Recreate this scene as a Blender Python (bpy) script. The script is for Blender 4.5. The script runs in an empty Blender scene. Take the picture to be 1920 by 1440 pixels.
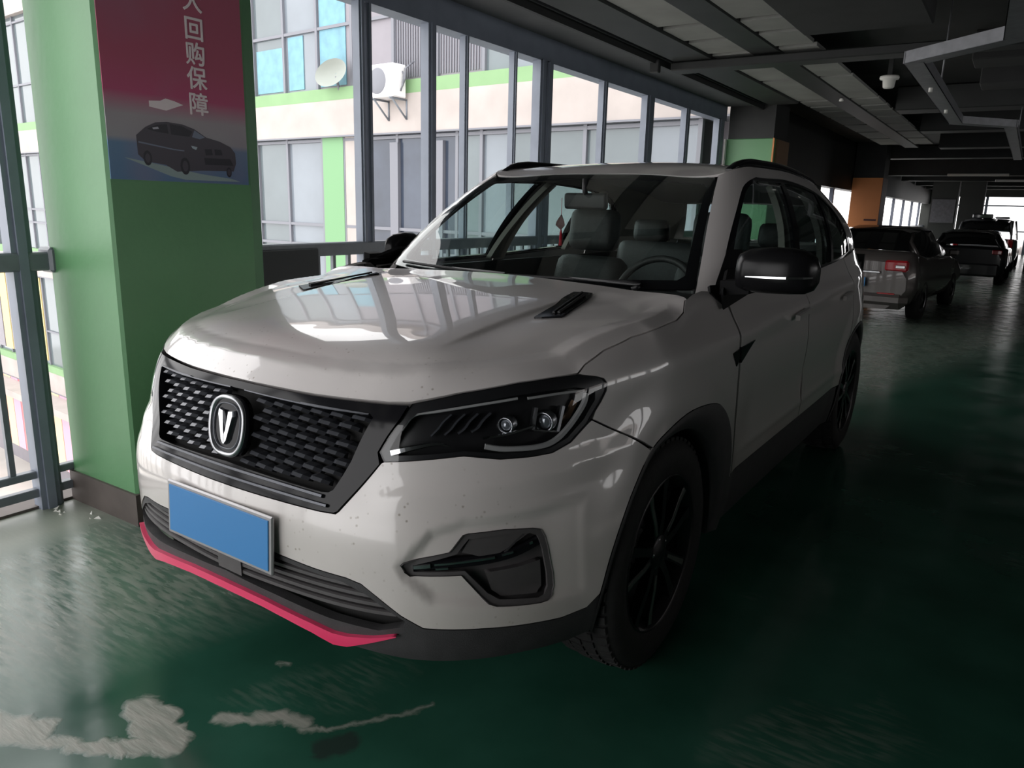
import bpy, math, random
import numpy as np
from mathutils import Vector, Matrix
from mathutils.geometry import delaunay_2d_cdt
random.seed(4)
SC = bpy.context.scene
COL = SC.collection
# ================= camera, sky, exposure =================
cd = bpy.data.cameras.new('camera'); cam = bpy.data.objects.new('camera', cd); COL.objects.link(cam); SC.camera = cam
cd.sensor_width = 36; cd.lens = 26.639; cd.clip_start = .05; cd.clip_end = 300
_r = Vector((.83477635, .55000121, .02543857)); _u = Vector((-.14618071, .17685104, .97332159)); _f = Vector((-.53082921, .81622447, -.22803063))
mw = Matrix((_r, _u, -_f)).transposed().to_4x4(); mw.translation = Vector((1.69359747, -2.03958663, 1.41150152))
cam.matrix_world = mw
SC.view_settings.view_transform = 'Standard'; SC.view_settings.look = 'None'
SC.view_settings.exposure = 0.55; SC.view_settings.gamma = 1; SC.view_settings.use_curve_mapping = False
W = bpy.data.worlds.new('overcast_sky'); SC.world = W; W.use_nodes = True
bg = W.node_tree.nodes['Background']; bg.inputs[0].default_value = (1.0, .985, .985, 1); bg.inputs[1].default_value = 2.2
SC.cycles.max_bounces = 8; SC.cycles.diffuse_bounces = 4; SC.cycles.glossy_bounces = 4; SC.cycles.transparent_max_bounces = 16
SC.cycles.sample_clamp_indirect = 6
def portal(loc, rot, sx, sy):
    l = bpy.data.lights.new('daylight_portal', 'AREA'); l.shape = 'RECTANGLE'; l.size = sx; l.size_y = sy
    l.cycles.is_portal = True
    o = bpy.data.objects.new('daylight_portal', l); COL.objects.link(o); o.location = loc; o.rotation_euler = rot
# openings of the hall: left side, far end, plus added ones for fill light
portal((-2.25, 3.0, 1.3), (0, -math.pi/2, 0), 2.6, 22)
portal((9.3, 6, 1.85), (0, math.pi/2, 0), .95, 9.5)  # portal of the invented window band on the right
portal((-.45, -4.6, 1.3), (math.pi/2, 0, 0), 3.3, 2.6)  # portal of the opening added behind the camera
portal((-2.25, 22, 1.3), (0, -math.pi/2, 0), 2.6, 12)
portal((1.5, 36.2, 1.2), (-math.pi/2, 0, 0), 6, 2.4)

# ================= small helpers =================
def lin(c):
    return tuple(((v/12.92) if v <= .04045 else ((v+.055)/1.055)**2.4) for v in c)
def hx(r, g, b):
    return lin((r/255, g/255, b/255))
def mat(name, col, rough=.5, metal=0., coat=0., spec=.5, noise=0., nscale=8., bump=0., bscale=60., emit=None):
    m = bpy.data.materials.new(name); m.use_nodes = True; nt = m.node_tree; b = nt.nodes['Principled BSDF']
    b.inputs['Base Color'].default_value = (*col, 1); b.inputs['Roughness'].default_value = rough
    b.inputs['Metallic'].default_value = metal; b.inputs['Coat Weight'].default_value = coat
    b.inputs['Coat Roughness'].default_value = .03; b.inputs['Specular IOR Level'].default_value = spec
    if noise or bump:
        tc = nt.nodes.new('ShaderNodeTexCoord')
    if noise:
        n = nt.nodes.new('ShaderNodeTexNoise'); n.inputs['Scale'].default_value = nscale; n.inputs['Detail'].default_value = 5
        nt.links.new(tc.outputs['Object'], n.inputs['Vector'])
        r = nt.nodes.new('ShaderNodeValToRGB'); r.color_ramp.elements[0].position = .3; r.color_ramp.elements[1].position = .7
        r.color_ramp.elements[0].color = (*[max(0, c*(1-noise)) for c in col], 1); r.color_ramp.elements[1].color = (*[min(1, c*(1+noise)) for c in col], 1)
        nt.links.new(n.outputs['Fac'], r.inputs[0]); nt.links.new(r.outputs[0], b.inputs['Base Color'])
    if bump:
        n2 = nt.nodes.new('ShaderNodeTexNoise'); n2.inputs['Scale'].default_value = bscale; n2.inputs['Detail'].default_value = 4
        nt.links.new(tc.outputs['Object'], n2.inputs['Vector'])
        bp = nt.nodes.new('ShaderNodeBump'); bp.inputs['Strength'].default_value = bump; bp.inputs['Distance'].default_value = .01
        nt.links.new(n2.outputs['Fac'], bp.inputs['Height']); nt.links.new(bp.outputs[0], b.inputs['Normal'])
    if emit:
        b.inputs['Emission Color'].default_value = (*emit[0], 1); b.inputs['Emission Strength'].default_value = emit[1]
    return m
def glass_mat(name, tint=(.8, .86, .85), ior=1.5, rough=0., refl=1.0):
    m = bpy.data.materials.new(name); m.use_nodes = True; nt = m.node_tree
    nt.nodes.remove(nt.nodes['Principled BSDF']); out = nt.nodes['Material Output']
    t = nt.nodes.new('ShaderNodeBsdfTransparent'); t.inputs[0].default_value = (*tint, 1)
    g = nt.nodes.new('ShaderNodeBsdfGlossy'); g.inputs['Roughness'].default_value = rough; g.inputs[0].default_value = (refl, refl, refl, 1)
    fr = nt.nodes.new('ShaderNodeFresnel'); fr.inputs[0].default_value = ior
    mx = nt.nodes.new('ShaderNodeMixShader'); ge = nt.nodes.new('ShaderNodeNewGeometry'); mi = nt.nodes.new('ShaderNodeMapRange'); mi.inputs[3].default_value = ior; mi.inputs[4].default_value = 1/ior
    nt.links.new(ge.outputs['Backfacing'], mi.inputs[0]); nt.links.new(mi.outputs[0], fr.inputs[0])
    nt.links.new(fr.outputs[0], mx.inputs[0]); nt.links.new(t.outputs[0], mx.inputs[1]); nt.links.new(g.outputs[0], mx.inputs[2]); nt.links.new(mx.outputs[0], out.inputs[0])
    return m
def tag(o, label=None, cat=None, group=None, kind=None):
    if label: o['label'] = label
    if cat: o['category'] = cat
    if group: o['group'] = group
    if kind: o['kind'] = kind
    return o
def empty(name, loc=(0, 0, 0), rz=0, **k):
    o = bpy.data.objects.new(name, None); COL.objects.link(o); o.location = loc; o.rotation_euler = (0, 0, rz); o.empty_display_size = .1
    return tag(o, **k)
def link(name, me, parent=None, m=None):
    o = bpy.data.objects.new(name, me); COL.objects.link(o)
    if parent is not None: o.parent = parent
    if m is not None: me.materials.append(m)
    return o
class MB:
    """collects verts/faces and links them as one mesh object"""
    def __init__(s): s.v = []; s.f = []; s.sm = []
    def add(s, V, F, smooth=False):
        n = len(s.v); s.v += [tuple(map(float, p)) for p in V]; s.f += [tuple(i+n for i in f) for f in F]; s.sm += [smooth]*len(F); return s
    def box(s, x0, x1, y0, y1, z0, z1):
        V = [(x, y, z) for z in (z0, z1) for y in (y0, y1) for x in (x0, x1)]
        return s.add(V, [(0, 2, 3, 1), (4, 5, 7, 6), (0, 1, 5, 4), (2, 6, 7, 3), (0, 4, 6, 2), (1, 3, 7, 5)])
    def bbox(s, x0, x1, y0, y1, z0, z1, b=.005):
        # box with chamfered edges
        cx, cy, cz = (x0+x1)/2, (y0+y1)/2, (z0+z1)/2; hx_, hy, hz = (x1-x0)/2, (y1-y0)/2, (z1-z0)/2; b = min(b, hx_*.9, hy*.9, hz*.9)
        V = []; idx = {}
        for sx in (-1, 1):
            for sy in (-1, 1):
                for sz in (-1, 1):
                    for a in range(3):
                        h = [hx_, hy, hz]; p = [h[0]-b, h[1]-b, h[2]-b]; p[a] = h[a]
                        idx[(sx, sy, sz, a)] = len(V); V.append((cx+sx*p[0], cy+sy*p[1], cz+sz*p[2]))
        F = []
        for a in range(3):
            for sg in (-1, 1):
                o = [(-1, -1), (1, -1), (1, 1), (-1, 1)]; q = []
                for c in o:
                    k = [0, 0, 0]; k[a] = sg; k[(a+1) % 3] = c[0]; k[(a+2) % 3] = c[1]; q.append(idx[(*k, a)])
                F.append(tuple(q if sg > 0 else q[::-1]))
        for a in range(3):
            b1, c1 = (a+1) % 3, (a+2) % 3
            for s1 in (-1, 1):
                for s2 in (-1, 1):
                    q = []
                    for t, ax in ((-1, b1), (1, b1), (1, c1), (-1, c1)):
                        k = [0, 0, 0]; k[a] = t; k[b1] = s1; k[c1] = s2; q.append(idx[(*k, ax)])
                    F.append(tuple(q if s1*s2 < 0 else q[::-1]))
        for sx in (-1, 1):
            for sy in (-1, 1):
                for sz in (-1, 1):
                    q = [idx[(sx, sy, sz, a)] for a in range(3)]
                    F.append(tuple(q if sx*sy*sz > 0 else q[::-1]))
        return s.add(V, F)
    def prism(s, pts, axis, a0, a1):
        # polygon pts in the two other axes, extruded along axis
        def P(p, a): l = list(p); l.insert(axis, a); return l
        n = len(pts); V = [P(p, a0) for p in pts]+[P(p, a1) for p in pts]
        ar = sum(pts[i][0]*pts[(i+1) % n][1]-pts[(i+1) % n][0]*pts[i][1] for i in range(n))
        fl = (ar > 0) ^ (axis == 1) ^ (a1 < a0)
        F = [tuple(range(n))[::-1], tuple(range(n, 2*n))]+[(i, (i+1) % n, n+(i+1) % n, n+i) for i in range(n)]
        if not fl: F = [f[::-1] for f in F]
        return s.add(V, F)
    def tube(s, P, r, n=8, cap=True, smooth=True):
        P = [Vector(p) for p in P]; R = r if hasattr(r, '__len__') else [r]*len(P); V = []; F = []
        up = None
        for i, p in enumerate(P):
            d = (P[min(i+1, len(P)-1)]-P[max(i-1, 0)]).normalized()
            if up is None: up = Vector((0, 0, 1)) if abs(d.z) < .9 else Vector((1, 0, 0))
            a = d.cross(up).normalized(); b = a.cross(d).normalized(); up = b
            for k in range(n):
                t = 2*math.pi*k/n; V.append(p+a*math.cos(t)*R[i]+b*math.sin(t)*R[i])
        for i in range(len(P)-1):
            for k in range(n): F.append((i*n+k, i*n+(k+1) % n, (i+1)*n+(k+1) % n, (i+1)*n+k))
        s.add(V, F, smooth)
        if cap:
            m = len(s.v)-len(V); s.f += [tuple(m+k for k in range(n))[::-1], tuple(m+(len(P)-1)*n+k for k in range(n))]; s.sm += [False, False]
        return s
    def lathe(s, prof, origin=(0, 0, 0), axis=0, n=48, smooth=True, closed=False):
        # prof = [(offset along axis, radius)]
        V = []; F = []; m = len(prof); o = origin
        for k in range(n):
            t = 2*math.pi*k/n; c, q = math.cos(t), math.sin(t)
            for a, r in prof:
                if axis == 0: V.append((o[0]+a, o[1]+r*c, o[2]+r*q))
                elif axis == 1: V.append((o[0]-r*c, o[1]+a, o[2]+r*q))
                else: V.append((o[0]+r*c, o[1]+r*q, o[2]+a))
        for k in range(n):
            for i in range(m-1+(1 if closed else 0)):
                j = (i+1) % m; F.append((k*m+i, k*m+j, ((k+1) % n)*m+j, ((k+1) % n)*m+i))
        return s.add(V, F, smooth)
    def loft(s, rings, closed=True, cap=True, smooth=True):
        V = [p for r in rings for p in r]; n = len(rings[0]); F = []
        for i in range(len(rings)-1):
            for k in range(n if closed else n-1): F.append((i*n+k, i*n+(k+1) % n, (i+1)*n+(k+1) % n, (i+1)*n+k))
        s.add(V, F, smooth)
        if cap:
            m = len(s.v)-len(V); s.f += [tuple(m+k for k in range(n))[::-1], tuple(m+(len(rings)-1)*n+k for k in range(n))]; s.sm += [False, False]
        return s
    def mesh(s, name):
        me = bpy.data.meshes.new(name); me.from_pydata(s.v, [], s.f); me.polygons.foreach_set('use_smooth', s.sm); me.update(); return me
    def build(s, name, m=None, parent=None, **k):
        return tag(link(name, s.mesh(name), parent, m), **k)
def copy_tree(o, parent=None):
    c = o.copy(); COL.objects.link(c); c.parent = parent
    for ch in list(o.children): copy_tree(ch, c)
    return c
# ================= materials =================
M = {}
M['black_gloss'] = mat('black_gloss', (.009, .009, .011), .13, spec=.22)
M['matte_black'] = mat('matte_black', (.010, .010, .011), .7, spec=.12)
M['mirror_black'] = mat('mirror_black', (.009, .009, .010), .25, spec=.2)
M['black_plastic'] = mat('black_plastic', (.022, .022, .024), .5, noise=.2, nscale=30, bump=.15, bscale=400)
M['cladding'] = mat('grey_black_cladding', (.045, .044, .046), .55, noise=.15, nscale=20, bump=.2, bscale=350)
M['fog_plastic'] = mat('fog_plastic', (.095, .090, .092), .45, noise=.1, nscale=20)
M['dark_void'] = mat('dark_void', (.01, .01, .01), .8)
M['chrome'] = mat('chrome', (.75, .76, .78), .12, metal=1)
M['satin_metal'] = mat('satin_metal', (.45, .46, .48), .3, metal=1)
M['gun_metal'] = mat('gun_metal', (.10, .105, .12), .3, metal=.4)
M['pink'] = mat('pink_lip', hx(236, 62, 110), .3, coat=.4)
M['plate_blue'] = mat('plate_blue', hx(60, 130, 190), .45)
M['plate_frame'] = mat('plate_frame', (.42, .41, .42), .35, metal=.7)
M['tyre'] = mat('tyre_rubber', (.014, .014, .014), .75, noise=.3, nscale=30, bump=.2, bscale=200)
M['rim_dark'] = mat('rim_dark', (.03, .03, .032), .3, metal=.5)
M['rim_edge'] = mat('rim_machined', (.40, .39, .38), .3, metal=.9)
M['seat'] = mat('dark_leather', (.030, .033, .033), .5, noise=.2, nscale=40, bump=.2, bscale=150)
M['seat_light'] = mat('grey_leather', (.13, .14, .14), .5, noise=.1, nscale=40)
M['beige'] = mat('beige_trim', (.30, .28, .25), .7)
M['lining'] = mat('roof_lining', (.10, .10, .10), .9)
M['dash'] = mat('dash_black', (.015, .016, .017), .5, noise=.2, nscale=50)
M['glass'] = glass_mat('windscreen_glass', (.84, .90, .88), 1.55)
M['side_glass'] = glass_mat('side_glass', (.66, .78, .76), 1.5)
M['dark_glass'] = glass_mat('privacy_glass', (.34, .42, .42), 1.5)
M['lens'] = glass_mat('lamp_lens', (.90, .91, .92), 1.45)
M['lamp_in'] = mat('lamp_inside', (.022, .022, .024), .3)
M['lamp_grey'] = mat('lamp_light_guide', (.45, .45, .45), .25)
M['red_silk'] = mat('red_tassel', hx(190, 20, 45), .7)
M['led'] = mat('projector_glass', (.25, .27, .3), .05, metal=.5, coat=1)
M['amber'] = mat('amber_inside', hx(150, 120, 95), .3, metal=.3)
# white pearl paint with mud specks thrown over the low front
def paint():
    m = mat('pearl_white_paint', (.76, .72, .71), .32, coat=1.0); nt = m.node_tree; N = nt.nodes; L = nt.links; b = N['Principled BSDF']
    b.inputs['Coat Roughness'].default_value = .02
    tc = N.new('ShaderNodeTexCoord'); sp = N.new('ShaderNodeSeparateXYZ'); L.new(tc.outputs['Object'], sp.inputs[0])
    vo = N.new('ShaderNodeTexVoronoi'); vo.inputs['Scale'].default_value = 48; L.new(tc.outputs['Object'], vo.inputs['Vector'])
    ns = N.new('ShaderNodeTexNoise'); ns.inputs['Scale'].default_value = 9; ns.inputs['Detail'].default_value = 4; L.new(tc.outputs['Object'], ns.inputs['Vector'])
    r1 = N.new('ShaderNodeMapRange'); r1.inputs[1].default_value = .20; r1.inputs[2].default_value = .08; L.new(vo.outputs['Distance'], r1.inputs[0])
    r2 = N.new('ShaderNodeMapRange'); r2.inputs[1].default_value = .44; r2.inputs[2].default_value = .60; L.new(ns.outputs['Fac'], r2.inputs[0])
    ry = N.new('ShaderNodeMapRange'); ry.inputs[1].default_value = -.42; ry.inputs[2].default_value = -.72; L.new(sp.outputs[1], ry.inputs[0])
    a = N.new('ShaderNodeMath'); a.operation = 'MULTIPLY'; L.new(r1.outputs[0], a.inputs[0]); L.new(r2.outputs[0], a.inputs[1])
    a2 = N.new('ShaderNodeMath'); a2.operation = 'MULTIPLY'; L.new(a.outputs[0], a2.inputs[0]); L.new(ry.outputs[0], a2.inputs[1])
    a3 = N.new('ShaderNodeMath'); a3.operation = 'MULTIPLY'; a3.inputs[1].default_value = .95; L.new(a2.outputs[0], a3.inputs[0])
    mx = N.new('ShaderNodeMixRGB'); mx.inputs[1].default_value = (.76, .72, .71, 1); mx.inputs[2].default_value = (.30, .25, .21, 1); L.new(a3.outputs[0], mx.inputs[0])
    # thin film of dust on the low body
    n3 = N.new('ShaderNodeTexNoise'); n3.inputs['Scale'].default_value = 3; n3.inputs['Detail'].default_value = 8; L.new(tc.outputs['Object'], n3.inputs['Vector'])
    rz = N.new('ShaderNodeMapRange'); rz.inputs[1].default_value = .85; rz.inputs[2].default_value = .35; L.new(sp.outputs[2], rz.inputs[0])
    a4 = N.new('ShaderNodeMath'); a4.operation = 'MULTIPLY'; L.new(rz.outputs[0], a4.inputs[0]); L.new(n3.outputs['Fac'], a4.inputs[1])
    mx2 = N.new('ShaderNodeMixRGB'); mx2.inputs[2].default_value = (.50, .47, .41, 1); L.new(a4.outputs[0], mx2.inputs[0]); L.new(mx.outputs[0], mx2.inputs[1])
    L.new(mx2.outputs[0], b.inputs['Base Color'])
    rc = N.new('ShaderNodeMapRange'); rc.inputs[3].default_value = .02; rc.inputs[4].default_value = .25; L.new(a4.outputs[0], rc.inputs[0]); L.new(rc.outputs[0], b.inputs['Coat Roughness'])
    return m
M['paint'] = paint()
M['green_wall'] = mat('green_wall_paint', hx(98, 150, 104), .42, noise=.06, nscale=2.5, bump=.1, bscale=30)
M['skirt'] = mat('skirting_grey', hx(92, 84, 80), .6, noise=.15, nscale=10)
M['frame'] = mat('grey_blue_steel', hx(128, 136, 150), .45, noise=.08, nscale=6)
M['rail'] = mat('railing_steel', hx(118, 124, 132), .4, noise=.1, nscale=12)
M['ceiling'] = mat('dark_ceiling_paint', (.030, .031, .032), .8, noise=.2, nscale=3)
M['duct'] = mat('dark_duct', (.020, .022, .022), .6, noise=.2, nscale=4)
M['ceil_panel'] = mat('grey_ceiling_board', (.26, .265, .25), .8, noise=.12, nscale=3)
M['tray'] = mat('galvanised_tray', (.20, .205, .22), .45, metal=.3, noise=.15, nscale=14)
M['white_plastic'] = mat('white_plastic', (.75, .74, .70), .4)
M['dark_wall'] = mat('dark_wall_paint', (.06, .065, .06), .7, noise=.1, nscale=2)
M['orange'] = mat('orange_column_paint', hx(214, 140, 84), .5, noise=.06, nscale=2)
M['maroon'] = mat('maroon_column_side', hx(70, 40, 45), .5)
M['brown'] = mat('brown_board', hx(120, 92, 66), .6)
import numpy as np
# ---------- natural cubic spline helpers (vectorised) ----------
def spl_coef(t, Y):
    t = np.asarray(t, float); Y = np.asarray(Y, float); n = len(t)
    h = np.diff(t); A = np.zeros((n, n)); B = np.zeros((n,) + Y.shape[1:])
    A[0, 0] = A[-1, -1] = 1
    for i in range(1, n-1):
        A[i, i-1] = h[i-1]; A[i, i] = 2*(h[i-1]+h[i]); A[i, i+1] = h[i]
        B[i] = 6*((Y[i+1]-Y[i])/h[i]-(Y[i]-Y[i-1])/h[i-1])
    return np.linalg.solve(A, B.reshape(n, -1)).reshape(Y.shape)
def spl_basis(t, q):
    # matrix of shape (len(q), n): value of the spline at q as a linear map of Y
    n = len(t); M = spl_coef(t, np.eye(n)); q = np.asarray(q, float)
    i = np.clip(np.searchsorted(t, q)-1, 0, n-2); t = np.asarray(t, float)
    h = t[i+1]-t[i]; a = (t[i+1]-q)/h; b = (q-t[i])/h
    E = np.eye(n)
    return a[:, None]*E[i]+b[:, None]*E[i+1]+(((a**3-a)*h*h/6)[:, None])*M[i]+(((b**3-b)*h*h/6)[:, None])*M[i+1]
def smooth(e0, e1, x):
    t = np.clip((x-e0)/(e1-e0), 0, 1); return t*t*(3-2*t)
# ---------- belt surface: bumper, fender, doors, quarter, rear ----------
BZ = [.14, .20, .26, .34, .45, .56, .64, .72, .80, .88, .93, .98, 1.04, 1.10, 1.16]
BY0 = [-.74, -.79, -.835, -.85, -.852, -.855, -.845, -.815, -.80, -.778, -.75, -.69, -.50, -.30, -.15]
CA = ([0,.2,.4,.52,.64,.74,.822,.882,.917,.93], [0,.01,.036,.07,.135,.235,.37,.53,.70,.90])
CB = ([0,.2,.4,.52,.63,.72,.792,.848,.886,.905], [0,.012,.045,.085,.165,.27,.40,.55,.70,.82])
SY = [.32, .62, 1.0, 1.5, 2.1, 2.6, 2.95, 3.22, 3.42, 3.56, 3.63, 3.66]
WZ = [.14, .25, .35, .46, .60, .75, .88, .97, 1.05, 1.12, 1.18]
WX = [.855, .885, .908, .922, .930, .930, .926, .916, .893, .860, .835]
def belt_row(z):
    y0 = np.interp(z, BZ, BY0); t = smooth(.52, .92, z)
    x = (1-t)*np.array(CA[0])+t*np.array(CB[0]); yy = (1-t)*np.array(CA[1])+t*np.array(CB[1])
    k = np.arange(10)
    Y0 = np.interp(z, BZ[:11], BY0[:11])   # base front below the hood line
    fade = np.clip(1-(k-3)/6., 0, 1)
    y = Y0+yy*(.05-Y0)/(yy[-1])*1.0 if False else Y0+yy
    # make all rows end at y=.05 at station 9
    y = Y0+yy*((.05-Y0)/yy[-1])*np.clip((k-4)/5., 0, 1)+yy*(1-np.clip((k-4)/5., 0, 1))
    if z > .93:
        y = y+(y0-Y0)*fade
        x = x-np.interp(z, [.93, .98, 1.04, 1.10, 1.16], [0, .01, .045, .10, .17])*np.clip((k-2)/4., 0, 1)
    if z < .3:
        x = x-(.3-z)*.45*np.clip((k-3)/4., 0, 1)
    W = np.interp(z, WZ, WX)
    xs = []
    for i, yv in enumerate(SY):
        if z > .93: f = np.interp(yv, [.05, .32, .62, 1.0], [1, .75, .3, 0])
        else: f = np.interp(yv, [.05, .32, .62, 1.0], [1, .45, .1, 0])
        xs.append(f*(x[-1])+(1-f)*W)
    rs = [1, 1, 1, 1, .998, .99, .975, .945, .89, .77, .45, 0]
    up = np.clip((z-.9)/.3, 0, 1)
    sx = [a*b for a, b in zip(xs, rs)]
    yb = [v-up*.12*max(0, (i-7)/4.) for i, v in enumerate(SY)]
    lowr = np.clip((.4-z)/.25, 0, 1)
    yb = [v-lowr*.06*max(0, (i-7)/4.) for i, v in enumerate(yb)]
    return np.r_[x, sx], np.r_[y, yb]
_rx, _ry = belt_row(.6)
BS = np.r_[0, np.cumsum(np.hypot(np.diff(_rx), np.diff(_ry)))]
_R = [belt_row(z) for z in BZ]
_BX = np.array([r[0] for r in _R]); _BY = np.array([r[1] for r in _R])
def in_poly(P, poly):
    x, y = P[:, 0], P[:, 1]; c = np.zeros(len(P), bool); n = len(poly); j = n-1
    for i in range(n):
        xi, yi = poly[i]; xj, yj = poly[j]
        if yi != yj:
            c ^= ((yi > y) != (yj > y)) & (x < (xj-xi)*(y-yi)/(yj-yi)+xi)
        j = i
    return c
def dist_poly(P, poly, closed=True):
    poly = np.asarray(poly, float); D = np.full(len(P), 1e9); n = len(poly)
    for i in range(n if closed else n-1):
        a = poly[i]; b = poly[(i+1) % n]; ab = b-a
        t = np.clip(((P-a)@ab)/max(ab@ab, 1e-12), 0, 1)
        D = np.minimum(D, np.hypot(*(P-(a+t[:, None]*ab)).T))
    return D
NM = 7
BSM = np.r_[-BS[NM:0:-1], BS]
_BX = np.hstack([-_BX[:, NM:0:-1], _BX]); _BY = np.hstack([_BY[:, NM:0:-1], _BY])
def belt_raw(s, z):
    s = np.asarray(s, float); z = np.asarray(z, float)
    A = spl_basis(BSM, s); Z = spl_basis(BZ, z)
    x = np.einsum('ni,ij,nj->n', Z, _BX, A); y = np.einsum('ni,ij,nj->n', Z, _BY, A)
    return np.stack([x, y, z], 1)
def belt_n(s, z, fn=None):
    fn = fn or belt_raw; e = .004; s = np.asarray(s, float); z = np.asarray(z, float)
    a = fn(s+e, z)-fn(s-e, z); b = fn(s, z+e)-fn(s, z-e)
    n = np.cross(a, b); n /= np.linalg.norm(n, axis=1)[:, None]+1e-12
    return n
S_FRONTAXLE = None
# ---------- cabin surface (glasshouse): v=0 belt line, v=1 roof edge ----------
CBASE = np.array([(0,.50,1.095),(.35,.52,1.10),(.62,.58,1.11),(.755,.64,1.115),(.825,.76,1.115),(.853,1.0,1.115),(.858,1.6,1.12),(.850,2.2,1.14),(.825,2.75,1.165),(.785,3.15,1.185),(.72,3.45,1.19),(.56,3.58,1.19),(0,3.64,1.19)])
CTOP = np.array([(0,1.25,1.555),(.28,1.24,1.552),(.50,1.22,1.543),(.585,1.23,1.555),(.625,1.33,1.582),(.64,1.50,1.593),(.637,1.9,1.60),(.628,2.4,1.585),(.608,2.85,1.55),(.585,3.15,1.51),(.54,3.30,1.48),(.40,3.36,1.48),(0,3.40,1.49)])
CBUL = np.array([.03,.03,.028,.03,.038,.04,.04,.04,.04,.04,.04,.04,.04])
CDIR = np.array([(0,-.6,.8),(0,-.6,.8),(.1,-.6,.8),(.5,-.5,.7),(.9,-.1,.4),(1,0,.2),(1,0,.2),(1,0,.2),(1,0,.2),(.95,.2,.2),(.7,.7,.2),(.2,1,.2),(0,1,.2)])
_m = (CBASE+CTOP)/2
CS = np.r_[0, np.cumsum(np.linalg.norm(np.diff(_m, axis=0), axis=1))]
def _mir(a):
    return np.vstack([a[4:0:-1]*np.array([-1, 1, 1]), a])
CSM = np.r_[-CS[4:0:-1], CS]
CPB = _mir(CBASE); CPT = _mir(CTOP); CPD = _mir(CDIR*CBUL[:, None])
def cabin(s, v):
    s = np.asarray(s, float); v = np.asarray(v, float)[:, None]
    A = spl_basis(CSM, s)
    return (A@CPB)*(1-v)+(A@CPT)*v+(A@CPD)*4*v*(1-v)
# ================= body surface with its creases =================
FOGREC = [(.563,.538),(.642,.640),(.725,.664),(1.079,.674),(1.10,.385),(.652,.436),(.578,.504)]
def belt(s, z):
    s = np.asarray(s, float); z = np.asarray(z, float); P = belt_raw(s, z); a = np.abs(s)
    N = belt_n(s, z); y = P[:, 1]; d = np.zeros(len(s))
    side = smooth(1.05, 1.25, a)
    for yc in (.105, 2.90):
        r = np.hypot(y-yc, z-.355); d += .014*smooth(.60, .46, r)*side*smooth(4.9, 4.7, a)
    m = (a < 1.25) & (z < .72)
    if m.any():
        Q = np.stack([a[m], z[m]], 1); D = dist_poly(Q, FOGREC)*np.where(in_poly(Q, FOGREC), 1, 0)
        d[m] -= .016*smooth(0, .035, D)*smooth(1.12, .93, a[m])
    zc = .700+.09*(a-.5); d += .007*np.clip(1-np.abs(z-zc)/.05, 0, 1)*smooth(.46, .56, a)*smooth(1.30, 1.05, a)
    dd = smooth(.60, .85, y)*smooth(3.3, 2.6, y)*(a > 1.5)
    zc = .985+.02*(y-1); d += .010*np.clip(1-np.abs(z-zc)/.055, 0, 1)*smooth(-.05, .7, y)*(a > 1.5)*smooth(3.7, 3.3, y)
    d -= .014*np.exp(-((z-.66)/.10)**2)*dd
    d += .006*np.clip(1-np.abs(z-.545)/.03, 0, 1)*dd
    return P+N*d[:, None]
# hood: thin plate through the shut line and measured points
HS = [(0,.917),(.103,.917),(.26,.916),(.377,.918),(.476,.920),(.529,.923),(.646,.948),(.785,.967),(.90,.974),(.979,.976),(.999,.995),(1.073,1.022),(1.218,1.046),(1.40,1.056),(1.536,1.061),(1.669,1.068),(1.738,1.084),(1.789,1.113)]
_hs = np.vstack([np.linspace(HS[i], HS[i+1], max(1, int(np.hypot(HS[i+1][0]-HS[i][0], HS[i+1][1]-HS[i][1])/.035))+1)[:-1] for i in range(len(HS)-1)]+[[HS[-1]]]); HB = belt_raw(_hs[:, 0], _hs[:, 1])
_q = np.polyfit([-.467, -.20, -.02, .24, .44], [1.031, 1.068, 1.090, 1.115, 1.128], 2)
def _zc(y): return np.polyval(_q, y)
_pts = [tuple(p) for p in HB]+[(.79,.37,1.122),(.60,.41,1.124),(.30,.44,_zc(.44)+.005),(0,.445,_zc(.445)+.010)]
_nb = len(_pts)
_lx = np.interp([0,.12,.24,.36,.46,.54], HB[:12, 0] if len(HB) > 40 else HB[:, 0], HB[:12, 1] if len(HB) > 40 else HB[:, 1])
_hbx = HB[HB[:, 1] < -.45]; _ly = np.interp([0,.14,.28,.42,.53], _hbx[:, 0], _hbx[:, 1]); _lz = np.interp([0,.14,.28,.42,.53], _hbx[:, 0], _hbx[:, 2])
_pts += [(x, y+.055, z+.047) for x, y, z in zip([0,.14,.28,.42,.53], _ly, _lz)]
_pts += [(x, y, _zc(y)+.010*(1-(x/.45)**2)) for y in (-.50,-.40,-.28,-.14,0,.14,.28) for x in (0,.16,.32,.45)]
_P = np.array(_pts); _P = np.vstack([_P, _P[_P[:, 0] > .01]*np.array([-1, 1, 1])])
def _U(r): return np.where(r > 1e-9, r*r*np.log(r+1e-12), 0)
_K = _U(np.hypot(_P[:, None, 0]-_P[None, :, 0], _P[:, None, 1]-_P[None, :, 1])); _n = len(_P)
_A = np.zeros((_n+3, _n+3)); _lam = np.where(np.arange(len(_pts)) < _nb, 2e-4, 1e-3); _lam = np.r_[_lam, _lam[np.array(_pts)[:, 0] > .01]]; _A[:_n, :_n] = _K+np.diag(_lam); _A[:_n, _n] = 1; _A[:_n, _n+1:] = _P[:, :2]; _A[_n, :_n] = 1; _A[_n+1:, :_n] = _P[:, :2].T
_w = np.linalg.solve(_A, np.r_[_P[:, 2], 0, 0, 0])
_hedge = HB[:, :2]
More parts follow.
